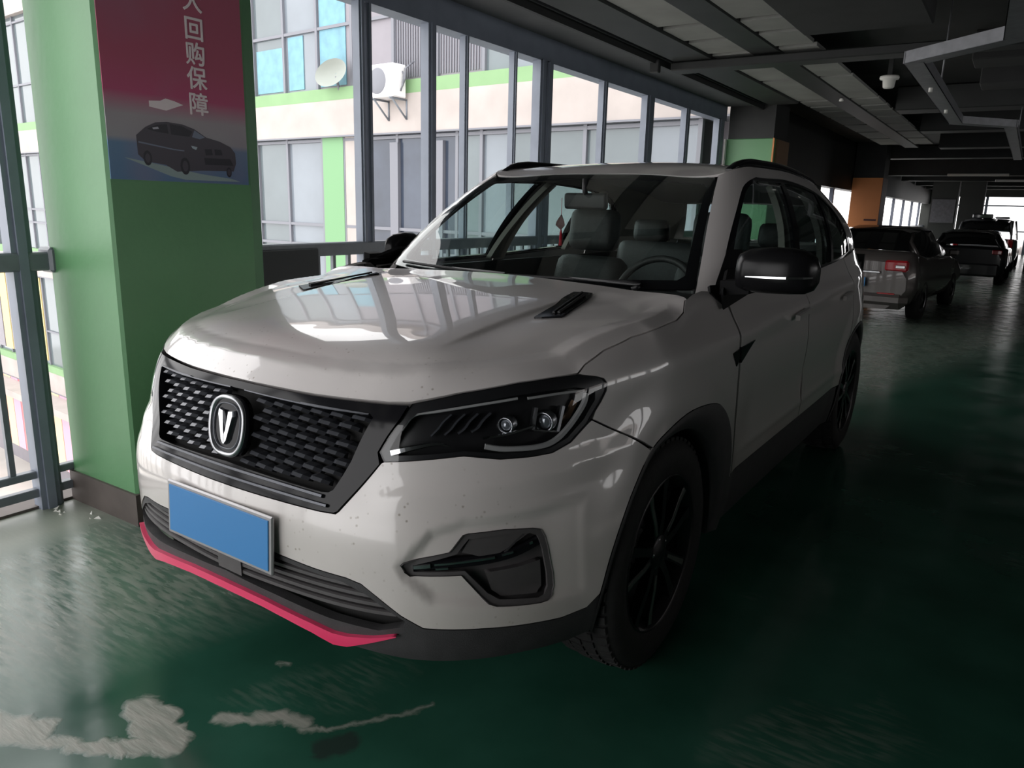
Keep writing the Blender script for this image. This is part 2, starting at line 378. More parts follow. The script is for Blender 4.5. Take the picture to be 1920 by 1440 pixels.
def hood(x, y):
    x = np.asarray(x, float); y = np.asarray(y, float)
    z = _U(np.hypot(x[:, None]-_P[None, :, 0], y[:, None]-_P[None, :, 1]))@_w[:_n]+_w[_n]+x*_w[_n+1]+y*_w[_n+2]
    a = np.abs(x); xc = np.interp(y, [-.5, -.2, .13, .3], [.452, .455, .47, .50])
    D = dist_poly(np.stack([a, y], 1), _hedge, False); z = z+.013*np.clip(1-np.abs(D-.052)/.052, 0, 1)*smooth(.34, .15, y)
    z = z-.009*smooth(0, .022, a-xc)*smooth(.16, .03, a-xc)*smooth(-.52, -.30, y)*smooth(.36, .2, y)
    return np.stack([x, y, z], 1)
def roof(x, y):
    x = np.asarray(x, float); y = np.asarray(y, float)
    return np.stack([x, y, _rz(x, y)], 1)
_ct = cabin(np.array([0,.3,.5,.62,.68,.8,1.0,1.3,1.6,2.0,2.3,2.6,2.9,3.14,3.3,3.5,3.8]), np.ones(17))
_rp = [tuple(p) for p in _ct]+[(0,1.36,1.592),(0,1.6,1.628),(0,2.0,1.645),(0,2.4,1.643),(0,2.8,1.615),(0,3.2,1.555),(.3,1.38,1.59),(.3,1.7,1.628),(.3,2.2,1.636),(.3,2.7,1.612),(.28,3.15,1.555),(.5,1.5,1.603),(.5,2.2,1.612),(.5,2.8,1.58)]
_Q = np.array(_rp); _Q = np.vstack([_Q, _Q[_Q[:, 0] > .01]*np.array([-1, 1, 1])]); _m2 = len(_Q)
_K2 = _U(np.hypot(_Q[:, None, 0]-_Q[None, :, 0], _Q[:, None, 1]-_Q[None, :, 1]))
_A2 = np.zeros((_m2+3, _m2+3)); _A2[:_m2, :_m2] = _K2+np.eye(_m2)*1e-4; _A2[:_m2, _m2] = 1; _A2[:_m2, _m2+1:] = _Q[:, :2]; _A2[_m2, :_m2] = 1; _A2[_m2+1:, :_m2] = _Q[:, :2].T
_w2 = np.linalg.solve(_A2, np.r_[_Q[:, 2], 0, 0, 0])
def _rz(x, y):
    return _U(np.hypot(x[:, None]-_Q[None, :, 0], y[:, None]-_Q[None, :, 1]))@_w2[:_m2]+_w2[_m2]+x*_w2[_m2+1]+y*_w2[_m2+2]

# ---------- panel maker: a 2-D outline filled with a fine mesh, lifted onto a surface, with a folded edge ----------
def cr(pts, n=6):
    # Catmull-Rom through open pts
    P = [np.array(p, float) for p in pts]; out = []
    for i in range(len(P)-1):
        p0 = P[i-1] if i > 0 else 2*P[0]-P[1]; p1, p2 = P[i], P[i+1]; p3 = P[i+2] if i+2 < len(P) else 2*P[-1]-P[-2]
        for k in range(n):
            t = k/n; out.append(tuple(.5*((2*p1)+(-p0+p2)*t+(2*p0-5*p1+4*p2-p3)*t*t+(-p0+3*p1-3*p2+p3)*t**3)))
    out.append(tuple(P[-1])); return out
def area(p):
    return .5*sum(p[i][0]*p[(i+1) % len(p)][1]-p[(i+1) % len(p)][0]*p[i][1] for i in range(len(p)))
def clean(p, e=1e-4):
    o = []
    for q in p:
        if not o or math.hypot(q[0]-o[-1][0], q[1]-o[-1][1]) > e: o.append((float(q[0]), float(q[1])))
    if math.hypot(o[0][0]-o[-1][0], o[0][1]-o[-1][1]) < e: o.pop()
    return o
def inset(p, g):
    p = clean(p); n = len(p); out = []; sg = 1 if area(p) > 0 else -1
    for i in range(n):
        a, b, c = np.array(p[i-1]), np.array(p[i]), np.array(p[(i+1) % n])
        d1 = (b-a)/np.linalg.norm(b-a); d2 = (c-b)/np.linalg.norm(c-b)
        n1 = np.array([-d1[1], d1[0]])*sg; n2 = np.array([-d2[1], d2[0]])*sg
        m = n1+n2; l = max(m@m/2, .35); out.append(tuple(b+m*g/l))
    return out
def dens(p, step):
    out = []; n = len(p)
    for i in range(n):
        a = np.array(p[i]); b = np.array(p[(i+1) % n]); k = max(1, int(math.ceil(np.linalg.norm(b-a)/step)))
        for j in range(k): out.append(tuple(a+(b-a)*j/k))
    return out
def panel(name, outline, fn, step, m, parent, holes=(), thick=.012, mirror=False, off=0., gap=0., label=None, kind=None, sy=None):
    out = inset(outline, gap) if gap else clean(outline)
    hs = [inset(h, -gap) if gap else clean(h) for h in holes]
    if area(out) < 0: out = out[::-1]
    loops = [dens(out, step)]+[dens(h, step) for h in hs]
    V = []; E = []
    for lp in loops:
        b = len(V); V += lp; E += [(b+i, b+(i+1) % len(lp)) for i in range(len(lp))]
    A = np.array(out); sy = sy or step
    gx, gy = np.meshgrid(np.arange(A[:, 0].min()+step*.5, A[:, 0].max(), step), np.arange(A[:, 1].min()+sy*.5, A[:, 1].max(), sy))
    gx = gx+(np.arange(gx.shape[0]) % 2)[:, None]*step*.5
    G = np.stack([gx.ravel(), gy.ravel()], 1); G = G[in_poly(G, out)]
    if len(G): G = G[dist_poly(G, out) > step*.45]
    for h in hs:
        if len(G): G = G[~in_poly(G, h)]
        if len(G): G = G[dist_poly(G, h) > step*.45]
    V += [tuple(g) for g in G]
    vv, ee, ff, *_ = delaunay_2d_cdt([Vector(v) for v in V], E, [], 0, 1e-6)
    VV = np.array([(v.x, v.y) for v in vv]); F = np.array([f[:] for f in ff if len(f) == 3])
    c = VV[F].mean(1); keep = in_poly(c, out)
    for h in hs: keep &= ~in_poly(c, h)
    F = F[keep]
    a, b_, d = VV[F[:, 0]], VV[F[:, 1]], VV[F[:, 2]]
    sgn = (b_[:, 0]-a[:, 0])*(d[:, 1]-a[:, 1])-(b_[:, 1]-a[:, 1])*(d[:, 0]-a[:, 0])
    F = F[np.abs(sgn) > 1e-12]; sgn = sgn[np.abs(sgn) > 1e-12]; F[sgn < 0] = F[sgn < 0][:, ::-1]
    P = fn(VV[:, 0], VV[:, 1]); N = belt_n(VV[:, 0], VV[:, 1], fn)
    P = P+N*off
    cnt = {}
    for f in F:
        for i in range(3):
            e = (int(f[i]), int(f[(i+1) % 3])); cnt[e] = 1
    be = [e for e in cnt if (e[1], e[0]) not in cnt]
    Ps = [P]; Ns = [N]; faces = [tuple(int(i) for i in f) for f in F]
    if thick:
        T = np.array([np.append(VV[j]-VV[i], 0) for i, j in be]); 
        ids = sorted({i for e in be for i in e}); top = {i: len(P)+k for k, i in enumerate(ids)}; bot = {i: len(P)+len(ids)+k for k, i in enumerate(ids)}
        en = {i: np.zeros(3) for i in ids}
        for i, j in be:
            t = P[j]-P[i]; o = np.cross(t, N[i]); o /= np.linalg.norm(o)+1e-12; en[i] += o; en[j] += o
        EN = np.array([en[i]/(np.linalg.norm(en[i])+1e-12) for i in ids])
        Ps += [P[ids], P[ids]-N[ids]*thick]; Ns += [EN, EN]
        faces += [(top[j], top[i], bot[i], bot[j]) for i, j in be]
    P = np.vstack(Ps); N = np.vstack(Ns)
    if mirror: P[:, 0] *= -1; N[:, 0] *= -1; faces = [f[::-1] for f in faces]
    me = bpy.data.meshes.new(name); me.from_pydata(P.tolist(), [], faces); me.polygons.foreach_set('use_smooth', [True]*len(faces)); me.update()
    me.normals_split_custom_set_from_vertices(N.tolist())
    return tag(link(name, me, parent, m), label=label, kind=kind)
def both(half):
    # half outline starting and ending on s=0, mirrored to a closed loop
    return list(half)+[(-a, b) for a, b in half[::-1]]
def wall(name, loop, fn, o0, o1, m, parent, mirror=False):
    lp = dens(clean(loop), .02); A = np.array(lp); P = fn(A[:, 0], A[:, 1]); N = belt_n(A[:, 0], A[:, 1], fn); mb = MB(); n = len(lp)
    Q = np.vstack([P+N*o0, P+N*o1]); 
    if mirror: Q[:, 0] *= -1
    F = [(i, (i+1) % n, n+(i+1) % n, n+i) for i in range(n)]
    return mb.add(Q, F, True).build(name, m, parent)
def rib(mb, pts, fn, w, h, off=0., mirror=False, n=8, taper=None):
    # a bar of half-width w and height h lying along pts on a surface
    A = np.array(pts, float); P = fn(A[:, 0], A[:, 1]); N = belt_n(A[:, 0], A[:, 1], fn); P = P+N*off; rings = []
    for i in range(len(P)):
        t = P[min(i+1, len(P)-1)]-P[max(i-1, 0)]; t = t/np.linalg.norm(t); b = np.cross(N[i], t); b /= np.linalg.norm(b)
        k = taper[i] if taper is not None else 1
        ring = [P[i]+b*w*k*c+N[i]*h*(.5+.5*s_) for c, s_ in ((-1, -1), (-1, .3), (-.7, 1), (.7, 1), (1, .3), (1, -1))]
        if mirror: ring = [q*np.array([-1, 1, 1]) for q in ring]
        rings.append(ring)
    if mirror: rings = [r[::-1] for r in rings]
    mb.loft(rings, smooth=False); return mb
# ================= the white SUV =================
car = empty('sport_utility_vehicle', (0, 0, .015), math.radians(-.8825), label='white SUV with black grille, blue blank plate and pink lip beside the green column', cat='car')
ARCH = cr([(1.138,.381),(1.192,.537),(1.253,.656),(1.328,.737),(1.466,.777),(1.634,.799),(1.801,.785),(1.901,.75),(1.978,.681),(2.010,.579),(2.018,.466)], 4)
LOWW = [(0,.505),(.212,.503),(.343,.493),(.437,.489),(.479,.480),(.520,.452),(.580,.408),(.636,.377),(.786,.368),(.907,.357),(1.009,.348),(1.094,.352),(1.138,.381)]
HLb = [(.499,.784),(.585,.793),(.665,.801),(.692,.803),(.739,.797),(.787,.790),(.873,.788),(.937,.790),(.995,.808),(1.048,.847),(1.068,.875)]
HLt = [(1.068,.875),(1.083,.897),(1.096,.925),(1.095,.945),(1.080,.957),(1.050,.964),(.979,.974),(.90,.973),(.785,.966),(.646,.947),(.535,.922)]
HLl = [(.535,.922),(.524,.887),(.503,.847),(.485,.806),(.499,.784)]
HLO = HLb[:-1]+HLt[:-1]+HLl[:-1]
GRO = [(0,.914),(.26,.912),(.378,.914),(.477,.915),(.528,.917),(.519,.887),(.499,.847),(.481,.806),(.489,.778),(.405,.655),(.396,.650),(.356,.648),(0,.650)]
GRI = [(0,.897),(.298,.891),(.440,.892),(.452,.884),(.440,.850),(.414,.775),(.378,.700),(.366,.692),(.345,.690),(0,.703)]
FOG = [(.583,.542),(.590,.549),(.640,.561),(.701,.574),(.709,.583),(.732,.617),(.745,.620),(.838,.621),(.920,.612),(.945,.605),(.958,.585),(.968,.555),(.985,.478),(.988,.440),(.980,.418),(.965,.410),(.942,.409),(.877,.416),(.82,.424),(.800,.432),(.785,.447),(.733,.512),(.604,.512),(.592,.522)]
HOODS = HS[1:]
# --- front bumper: one shell across the nose
half = [(0,.648),(.356,.646),(.400,.648),(.408,.655),(.492,.780)]+HLb[:-1]+[(1.063,.855),(1.20,.795)]+[(1.322,.735)]+[p for p in ARCH if p[0] < 1.32][::-1]+LOWW[::-1][1:]
bump_out = clean(both(half))
panel('front_bumper', bump_out, belt, .013, M['paint'], car, holes=[FOG, [(-a, b) for a, b in FOG[::-1]]], gap=.0015, thick=.02)
# --- hood
hb = [(float(p[0]), float(p[1])) for p in HB]
hood_half = hb+[(.815,.352),(.80,.366),(.775,.378),(.70,.392),(.5,.42),(.25,.44),(0,.445)]
hood_out = hood_half+[(-a, b) for a, b in hood_half[::-1]]
panel('hood', clean(hood_out), hood, .013, M['paint'], car, gap=.0025, thick=.03)
fend = [(1.068,.855)]+HLt[:7]+HS[9:]+[(1.86,1.128),(1.93,1.135),(2.02,1.128),(2.062,1.112),(2.062,.95),(2.055,.70),(2.05,.462)]+ARCH[::-1][:-1]
fend = [p for p in clean(fend) if not (p[0] < 1.32 and p[1] < .70)]+[(1.335,.738),(1.20,.797)]
RARCH = cr([(3.90,.470),(3.935,.56),(4.00,.645),(4.10,.715),(4.22,.757),(4.36,.772),(4.50,.757),(4.62,.705),(4.70,.62),(4.745,.53),(4.76,.44)], 3)
fdoor = [(2.067,.465),(2.071,.70),(2.078,.95),(2.078,1.113),(2.5,1.121),(3.04,1.129),(3.045,.95),(3.05,.468)]
rdoor = [(3.056,.468),(3.052,.95),(3.046,1.129),(3.5,1.137),(4.10,1.160),(4.14,1.0),(4.12,.85),(4.06,.70)]+[p for p in RARCH if p[0] < 4.05][::-1]
quart = [(4.067,.70),(4.127,.85),(4.147,1.0),(4.107,1.160),(4.6,1.19),(4.88,1.195),(5.06,1.195),(5.20,1.19),(5.20,.45),(5.0,.43),(4.765,.43)]+[p for p in RARCH[::-1] if p[0] > 4.07]
for mi in (False, True):
    panel('fender', fend, belt, .016, M['paint'], car, mirror=mi, gap=.002)
    panel('front_door', fdoor, belt, .024, M['paint'], car, mirror=mi, gap=.0025)
    panel('rear_door', rdoor, belt, .026, M['paint'], car, mirror=mi, gap=.0025)
    panel('quarter_panel', quart, belt, .03, M['paint'], car, mirror=mi, gap=.0025)
tg = [(5.205,.45),(5.205,1.19),(BS[-1],1.195),(BS[-1],.45)]
for mi in (False, True): panel('tailgate_side', tg, belt, .05, M['paint'], car, mirror=mi, gap=.001)
# --- black lower bumper with its grille opening, air slats, pink lip
LG = [(0,.490),(.18,.489),(.425,.474),(.49,.452),(.590,.392),(.585,.376),(.52,.358),(.38,.362),(.2,.378),(0,.392)]
low = [(a, b-.003) for a, b in LOWW]+[(1.14,.33),(1.13,.262),(1.05,.255),(.90,.270),(.60,.285),(.50,.295),(.437,.300),(.396,.297),(.33,.313),(.25,.325),(.16,.336),(.08,.341),(0,.343)]
panel('lower_bumper', both(low), belt, .022, M['cladding'], car, holes=[clean(both(LG))], thick=.03, off=-.002)
panel('lower_grille_backing', both(low[:9]+[(.6,.34),(0,.34)]), belt, .05, M['dark_void'], car, off=-.055, thick=0)
for zz, smax in ((.404,.566),(.425,.548),(.446,.508),(.467,.468)):
    mb = MB(); S = np.linspace(-smax, smax, 40)
    rib(mb, [(q, zz-.010*(1-(q/smax)**2)*0+(-.0) if zz > .42 else zz) for q in S], belt, .0065, .018, off=-.026)
    mb.build('grille_slat', M['fog_plastic'], car)
mb = MB(); mb.add(belt([-.035,.065,.065,-.035],[.395,.393,.470,.472])+belt_n([-.035,.065,.065,-.035],[.395,.393,.470,.472])*-.004, [(0,1,2,3)])
P0 = belt([-.035,.065,.065,-.035],[.395,.393,.470,.472]); N0 = belt_n([-.035,.065,.065,-.035],[.395,.393,.470,.472]); mb = MB(); mb.loft([P0-N0*.03, P0-N0*.004], smooth=False); mb.build('radar_cover', M['fog_plastic'], car, label='flat grey sensor cover in the lower grille')
pk = []
S = [.0,.08,.16,.25,.33,.396,.437,.507,.571]; zb = [.345,.343,.338,.327,.315,.299,.303,.329,.354]; zt = [.367,.365,.360,.350,.341,.331,.332,.342,.357]
upper = list(zip(S, zt)); lower = list(zip(S, zb))[::-1]
hp = upper+lower; pko = clean(both(hp))
# both() closes on s=0: rebuild as a full strip
pko = [(-a, b) for a, b in upper[::-1]]+upper[1:]+lower+[(-a, b) for a, b in lower[::-1]][1:]
panel('pink_lip', clean(pko), belt, .012, M['pink'], car, off=.012, thick=.022, label='pink trim strip along the lower lip')
# --- grille
gfull = clean(both(GRO)); gin = clean(both(GRI))
panel('grille_frame', gfull, belt, .014, M['black_gloss'], car, holes=[gin], off=.004, thick=.05)
panel('grille_backing', gin, belt, .05, M['dark_void'], car, off=-.045, thick=0)
for mi in (False, True):
    mb = MB(); rib(mb, dens([(.03,.8955),(.298,.8895),(.440,.890)], .03)[:-6], belt, .0022, .006, off=.003, mirror=mi)
    mb.build('grille_trim', M['gun_metal'], car)
mb = MB(); rib(mb, [(q, .681+.010*(1-(q/.36)**2)) for q in np.linspace(-.355, .355, 40)], belt, .0045, .010, off=.003); mb.build('grille_trim', M['gun_metal'], car)
mb = MB(); rib(mb, [(q, .662+.008*(1-(q/.38)**2)) for q in np.linspace(-.375, .375, 40)], belt, .004, .010, off=.003); mb.build('grille_trim', M['gun_metal'], car)
# staggered fish-scale bars
sc = MB()
w = .030; prof = [(-w,.002,.002),(-w*.5,.006,.014),(w*.45,.003,.014),(w,-.005,.003)]
V = []
for x, zc_, d in prof:
    V += [(x, -d+.004, zc_+.0062), (x, -d-.004, zc_-.0005), (x, .010, zc_-.009), (x, .016, zc_+.0055)]
F = []
for i in range(3):
    for k in range(4): F.append((i*4+k, (i+1)*4+k, (i+1)*4+(k+1) % 4, i*4+(k+1) % 4))
F += [(0,1,2,3), (15,14,13,12)]
sc.add(V, F); scme = sc.mesh('grille_scale'); scme.materials.append(M['gun_metal'])
rows = 8; gi = np.array(gin)
for r in range(rows):
    zz = .714+r*.0235
    for k in range(-11, 12):
        q = (k+.5*(r % 2))*.064
        if not in_poly(np.array([(abs(q)+.022, zz), (abs(q), zz+.010), (abs(q), zz-.010)]), [(p[0], p[1]) for p in gin]).all(): continue
        if (q/.082)**2+((zz-.800)/.088)**2 < 1: continue
        P = belt([q], [zz])[0]; N = belt_n([q], [zz])[0]
        o = link('grille_scale', scme, car); ex = Vector((-N[1], N[0], 0)).normalized(); ez = Vector((0, 0, 1)); ey = ez.cross(ex)
        m4 = Matrix((ex, ey, ez)).transposed().to_4x4(); m4.translation = Vector(P-N*.016); o.matrix_local = m4
        if q < 0: o.scale = (-1, 1, 1)
# emblem: ring of a rounded shield with a split V inside
def emblem():
    c = belt([0], [.800])[0]; n = belt_n([0], [.8])[0]; ez = Vector((0, -n[2], 0)); 
    ny = Vector(n); ex = Vector((1, 0, 0)); ez = ex.cross(-ny).normalized()*1; ez = Vector((0, 0, 1)) - ny*ny.z; ez.normalize()
    def Pt(x, z, d): return Vector(c)+ex*x+ez*z+ny*d
    def shield(k): # rounded shield outline
        out = []
        for i in range(48):
            t = 2*math.pi*i/48; cx, sz = math.cos(t), math.sin(t); p = .72
            x = .072*math.copysign(abs(cx)**p, cx)*(1-.10*max(0, -sz)); z = .080*math.copysign(abs(sz)**p, sz)
            out.append((x*k, z*k))
        return out
    mb = MB(); mb.loft([[Pt(x, z, -.01) for x, z in shield(1.05)], [Pt(x, z, .016) for x, z in shield(1.05)]]); e0 = mb.build('emblem', M['black_gloss'], car, label='silver badge with a V inside a rounded shield')
    mb = MB(); rings = [[Pt(x, z, .015) for x, z in shield(1.04)], [Pt(x, z, .024) for x, z in shield(1.0)], [Pt(x, z, .022) for x, z in shield(.91)], [Pt(x, z, .016) for x, z in shield(.89)]]
    mb.loft(rings, cap=False); mb.build('emblem_ring', M['satin_metal'], e0)
    mb = MB(); rings = [[Pt(x, z, .016) for x, z in shield(.80)], [Pt(x, z, .020) for x, z in shield(.79)], [Pt(x, z, .020) for x, z in shield(.75)], [Pt(x, z, .0162) for x, z in shield(.74)]]
    mb.loft(rings, cap=False); mb.build('emblem_ring', M['gun_metal'], e0)
    for sx in (-1, 1):
        mb = MB(); pts = [(0,-.052),(.010,-.040),(.031,.030),(.030,.046),(.012,.043),(.010,.030),(.004,-.010),(0,-.022)]
        pts = [(x*sx, z) for x, z in pts]
        if sx < 0: pts = pts[::-1]
        mid = (sum(p[0] for p in pts)/8, sum(p[1] for p in pts)/8)
        a = [Pt(x, z, .016) for x, z in pts]; b = [Pt(x+(mid[0]-x)*.12, z+(mid[1]-z)*.06, .026) for x, z in pts]
        mb.loft([a, b], smooth=False); mb.build('emblem_blade', M['chrome'], e0)
emblem()
# --- number plate (blue, blank)
PT = Matrix.Translation((0, -.868, .533)) @ Matrix.Rotation(math.radians(-3), 4, 'X')
mb = MB(); mb.bbox(-.230, .230, .000, .010, -.080, .080, .004); pf = mb.build('plate_frame', M['plate_frame'], car); pf.matrix_local = PT
mb = MB(); mb.bbox(-.217, .217, -.003, .002, -.069, .069, .0015); mb.build('number_plate', M['plate_blue'], pf, label='plain blue plate face')
mb = MB(); mb.box(-.20, .20, .010, .030, -.06, .06); mb.build('plate_holder', M['black_plastic'], pf)
# --- headlights
for mi in (False, True):
    sgn = -1 if mi else 1
    hl = panel('headlight', HLO, belt, .02, M['lamp_in'], car, off=-.042, thick=0, mirror=mi, label='dark headlight cluster')
    wall('lamp_wall', HLO, belt, -.042, .0005, M['lamp_in'], hl, mi)
    panel('lamp_lens', HLO, belt, .014, M['lens'], hl, off=.001, thick=0, mirror=mi)
    # black border of the lens
    inner = [(.518,.800),(.60,.806),(.69,.814),(.79,.803),(.873,.800),(.93,.802),(.985,.820),(1.035,.860),(1.062,.905),(1.055,.932),(.98,.945),(.90,.945),(.785,.938),(.65,.920),(.555,.902),(.540,.885),(.52,.845),(.508,.812)]
    panel('lamp_border', HLO, belt, .016, M['lamp_in'], hl, holes=[inner], off=-.004, thick=0, mirror=mi)
    def bar(nm, pts, w, h, off, m_, tp=None):
        b = MB(); rib(b, pts, belt, w, h, off=off, mirror=mi, taper=tp); b.build(nm, m_, hl)
    bar('light_guide', cr([(.528,.862),(.548,.898),(.60,.908),(.70,.922),(.80,.932)], 4), .0035, .006, -.012, M['lamp_grey'])
    bar('light_guide', cr([(.83,.930),(.92,.934),(1.015,.934)], 4), .0035, .006, -.010, M['lamp_grey'])
    bar('light_guide', cr([(1.030,.925),(1.028,.895),(1.0,.855),(.955,.820),(.90,.808),(.80,.812),(.745,.822)], 4), .007, .010, -.016, M['lamp_grey'])
    n_ = 14; bar('lamp_chrome', cr([(.512,.806),(.56,.820),(.62,.832),(.655,.826)], 4)[:n_], .008, .010, -.012, M['chrome'], [1.1-.07*i for i in range(13)])
    bar('lamp_chrome', cr([(.735,.842),(.80,.848),(.875,.862)], 4), .0035, .010, -.016, M['chrome'])
    for i in range(4):
        s0 = .615+.034*i; bar('lamp_fin', cr([(s0-.012,.850+.003*i),(s0+.002,.868),(s0+.010,.885),(s0+.024,.902)], 3), .0028, .018, -.034, M['gun_metal'])
    # projector boxes
    for s0, z0_, rr in ((.925,.868,.024),(.805,.872,.019)):
        P = belt([s0], [z0_])[0]; N = np.array([N_ for N_ in belt_n([s0], [z0_])])[0]; N = N/np.linalg.norm(N)
        fw_ = np.array([.15, -.98, -.05]); fw_ /= np.linalg.norm(fw_)
        b = MB(); c0 = P-N*.034; rings = []
        for d, r_ in ((-.01, rr*1.15), (.016, rr*1.15), (.018, rr*.95), (.012, rr*.92)):
            ex = np.cross(fw_, [0, 0, 1]); ex /= np.linalg.norm(ex); ez = np.cross(ex, fw_)
            rings.append([(c0+fw_*d+ex*r_*math.cos(t)+ez*r_*math.sin(t))*np.array([sgn, 1, 1]) for t in [2*math.pi*k/20 for k in range(20)]])
        if mi: rings = [r[::-1] for r in rings]
        b.loft(rings, cap=False); b.build('projector_ring', M['satin_metal'], hl)
        b = MB(); rings = []
        for d, k_ in ((.006, .92), (.013, .75), (.018, .45), (.020, .08)):
            rings.append([(c0+fw_*d+ex*rr*k_*math.cos(t)+ez*rr*k_*math.sin(t))*np.array([sgn, 1, 1]) for t in [2*math.pi*k/20 for k in range(20)]])
        if mi: rings = [r[::-1] for r in rings]
        b.loft(rings); b.build('projector_lens', M['led'], hl)
    bar('reflector_frame', [(.880,.850),(.873,.905)], .005, .016, -.034, M['satin_metal'])
    bar('reflector_frame', [(.960,.838),(.962,.900)], .006, .018, -.034, M['satin_metal'])
    bar('reflector_frame', [(.880,.850),(.93,.842),(.960,.838)], .003, .018, -.034, M['chrome'])
    bar('reflector', [(.968,.850),(1.00,.875),(1.012,.905)], .010, .006, -.036, M['amber'])
# --- fog light pockets
for mi in (False, True):
    fp = panel('fog_light_pocket', FOG, belt, .02, M['fog_plastic'], car, off=-.030, thick=0, mirror=mi, label='dark grey fog light recess')
    wall('pocket_wall', FOG, belt, -.030, .003, M['fog_plastic'], fp, mi)
    panel('pocket_rim', FOG, belt, .016, M['fog_plastic'], fp, holes=[[(.612,.521),(.61,.538),(.72,.568),(.748,.606),(.84,.608),(.915,.600),(.938,.590),(.955,.55),(.970,.478),(.972,.44),(.962,.424),(.94,.421),(.83,.437),(.80,.455),(.742,.522)]], off=-.002, thick=.008, mirror=mi)
    panel('pocket_block', [(.735,.570),(.752,.606),(.845,.607),(.915,.600),(.870,.575),(.835,.558),(.78,.556)], belt, .016, M['fog_plastic'], fp, off=-.008, thick=.022, mirror=mi)
    panel('pocket_block', [(.800,.505),(.90,.507),(.955,.515),(.960,.44),(.945,.430),(.84,.442),(.815,.455)], belt, .016, M['fog_plastic'], fp, off=-.014, thick=.016, mirror=mi)
    for pts, w_, h_, o_, m_ in ([(.845,.553),(.875,.580),(.905,.603)], .004, .018, -.026, 'cladding'), ([(.60,.530),(.70,.540),(.80,.543),(.88,.552),(.955,.575)], .013, .016, -.022, 'black_gloss'), ([(.612,.533),(.655,.538)], .006, .006, -.006, 'satin_metal'), ([(.665,.541),(.74,.546),(.82,.5495)], .0035, .006, -.007, 'satin_metal'), ([(.84,.553),(.87,.557)], .003, .006, -.007, 'satin_metal'), ([(.668,.529),(.70,.5305)], .003, .006, -.007, 'satin_metal'), ([(.915,.572),(.925,.574)], .004, .006, -.007, 'chrome'):
        b = MB(); rib(b, cr(pts, 5), belt, w_, h_, off=o_, mirror=mi); b.build('fog_light_blade' if m_ == 'black_gloss' else 'pocket_trim', M[m_], fp)
# --- hood vents with slits
for sx in (-1, 1):
    o4 = [(.512,-.100),(.585,-.060),(.505,.275),(.452,.240)]
    pts = [(x*sx, y) for x, y in (o4 if sx > 0 else o4[::-1])]
    v = panel('hood_vent', pts, hood, .03, M['black_gloss'], car, off=.006, thick=.012)
    b = MB()
    for t in (.30, .62):
        a = np.array([(.530+.045*t-.0,-.045+.02*t),(.478+.03*t+.0,.235)]); rib(b, [(p[0]*sx, p[1]) for p in a], hood, .004, .006, off=.007)
    b.build('vent_slat', M['black_plastic'], v)
# --- cowl under the windscreen, wipers
def cowl(x, y):
    x = np.asarray(x, float); y = np.asarray(y, float); t = np.clip((y-.40)/.22, 0, 1)
    return np.stack([x, y, 1.085+.012*t-.0*x], 1)
panel('cowl_panel', [(-.80,.34),(-.5,.38),(0,.40),(.5,.38),(.80,.34),(.84,.50),(.80,.68),(.6,.62),(.3,.56),(0,.54),(-.3,.56),(-.6,.62),(-.80,.68),(-.84,.50)], cowl, .05, M['black_plastic'], car, thick=.02)
for (bx, by, tx, ty) in ((-.02,.46,-.22,.56),(.56,.47,.30,.60)):
    a = cabin([0], [0])
    wp = MB(); P1 = Vector((bx, by, 1.118))
    def gl(x, v):
        q = cabin([x], [v])[0]; n = belt_n([x], [v], cabin)[0]; return Vector(q+n*.016)
    P2 = gl(tx-.06, .045)
    wp.tube([P1, P1+Vector((.03, .01, .018)), P2], [.010, .008, .005], 8); wo = wp.build('wiper_arm', M['black_plastic'], car)
    wb = MB(); pts = [gl(tx-.36+.56*k/10, .035+.02*(k/10)*(1-k/10)) for k in range(11)]; wb.tube(pts, .007, 6); wb.build('wiper_blade', M['black_plastic'], wo)
# --- glasshouse
WSO = [(0,.0),(.30,.0),(.655,.012),(.650,.20),(.645,.40),(.643,.66),(.648,.90),(.640,.955),(.60,.975),(.40,.985),(0,.99)]
ws = clean(both(WSO))
WSI = clean(both([(0,.06),(.60,.07),(.618,.10),(.615,.3),(.610,.66),(.610,.86),(.590,.90),(.45,.925),(0,.935)]))
panel('windscreen', ws, cabin, .04, M['glass'], car, off=.004, thick=0)
panel('windscreen_band', ws, cabin, .03, M['black_gloss'], car, holes=[WSI], off=.001, thick=.006)
DLO = cr([(.735,.02),(.733,.286),(.748,.523),(.785,.764),(.84,.85),(.963,.903)], 4)+cr([(1.48,.907),(1.9,.885),(2.25,.84),(2.50,.72),(2.66,.50),(2.76,.25),(2.80,.05)], 4)+[(2.79,.0),(2.3,-.005),(1.4,-.01),(.80,-.01)]
frame_o = [(.660,-.02),(.655,.2),(.650,.5),(.650,.80),(.656,1.0),(.80,1.0),(1.4,1.0),(2.2,1.0),(2.9,1.0),(3.12,1.0),(3.3,1.0),(3.3,-.03),(2.82,-.03),(2.80,.05)]+DLO[::-1][5:-0 or None]
frame_o = clean([(.660,-.02),(.655,.2),(.650,.5),(.650,.80),(.656,.985),(.70,1.0),(.80,1.0),(1.4,1.0),(2.2,1.0),(2.9,1.0),(3.3,1.0),(3.3,-.03),(2.81,-.03)]+[q for q in DLO[::-1] if q[1] > .0])
frame_o = clean([(.660,-.04),(.655,.2),(.650,.5),(.650,.80),(.656,.985),(.70,1.0),(.80,1.0),(1.4,1.0),(2.2,1.0),(2.9,1.0),(3.3,1.0),(3.3,-.03),(2.81,-.03)]+[q for q in DLO[::-1] if q[1] > .0]+[(.735,-.04)])
G1 = cr([(.775,.02),(.765,.286),(.775,.523),(.81,.74),(.87,.82),(.97,.865)], 3)+[(1.40,.868),(1.41,.45),(1.425,.03)]
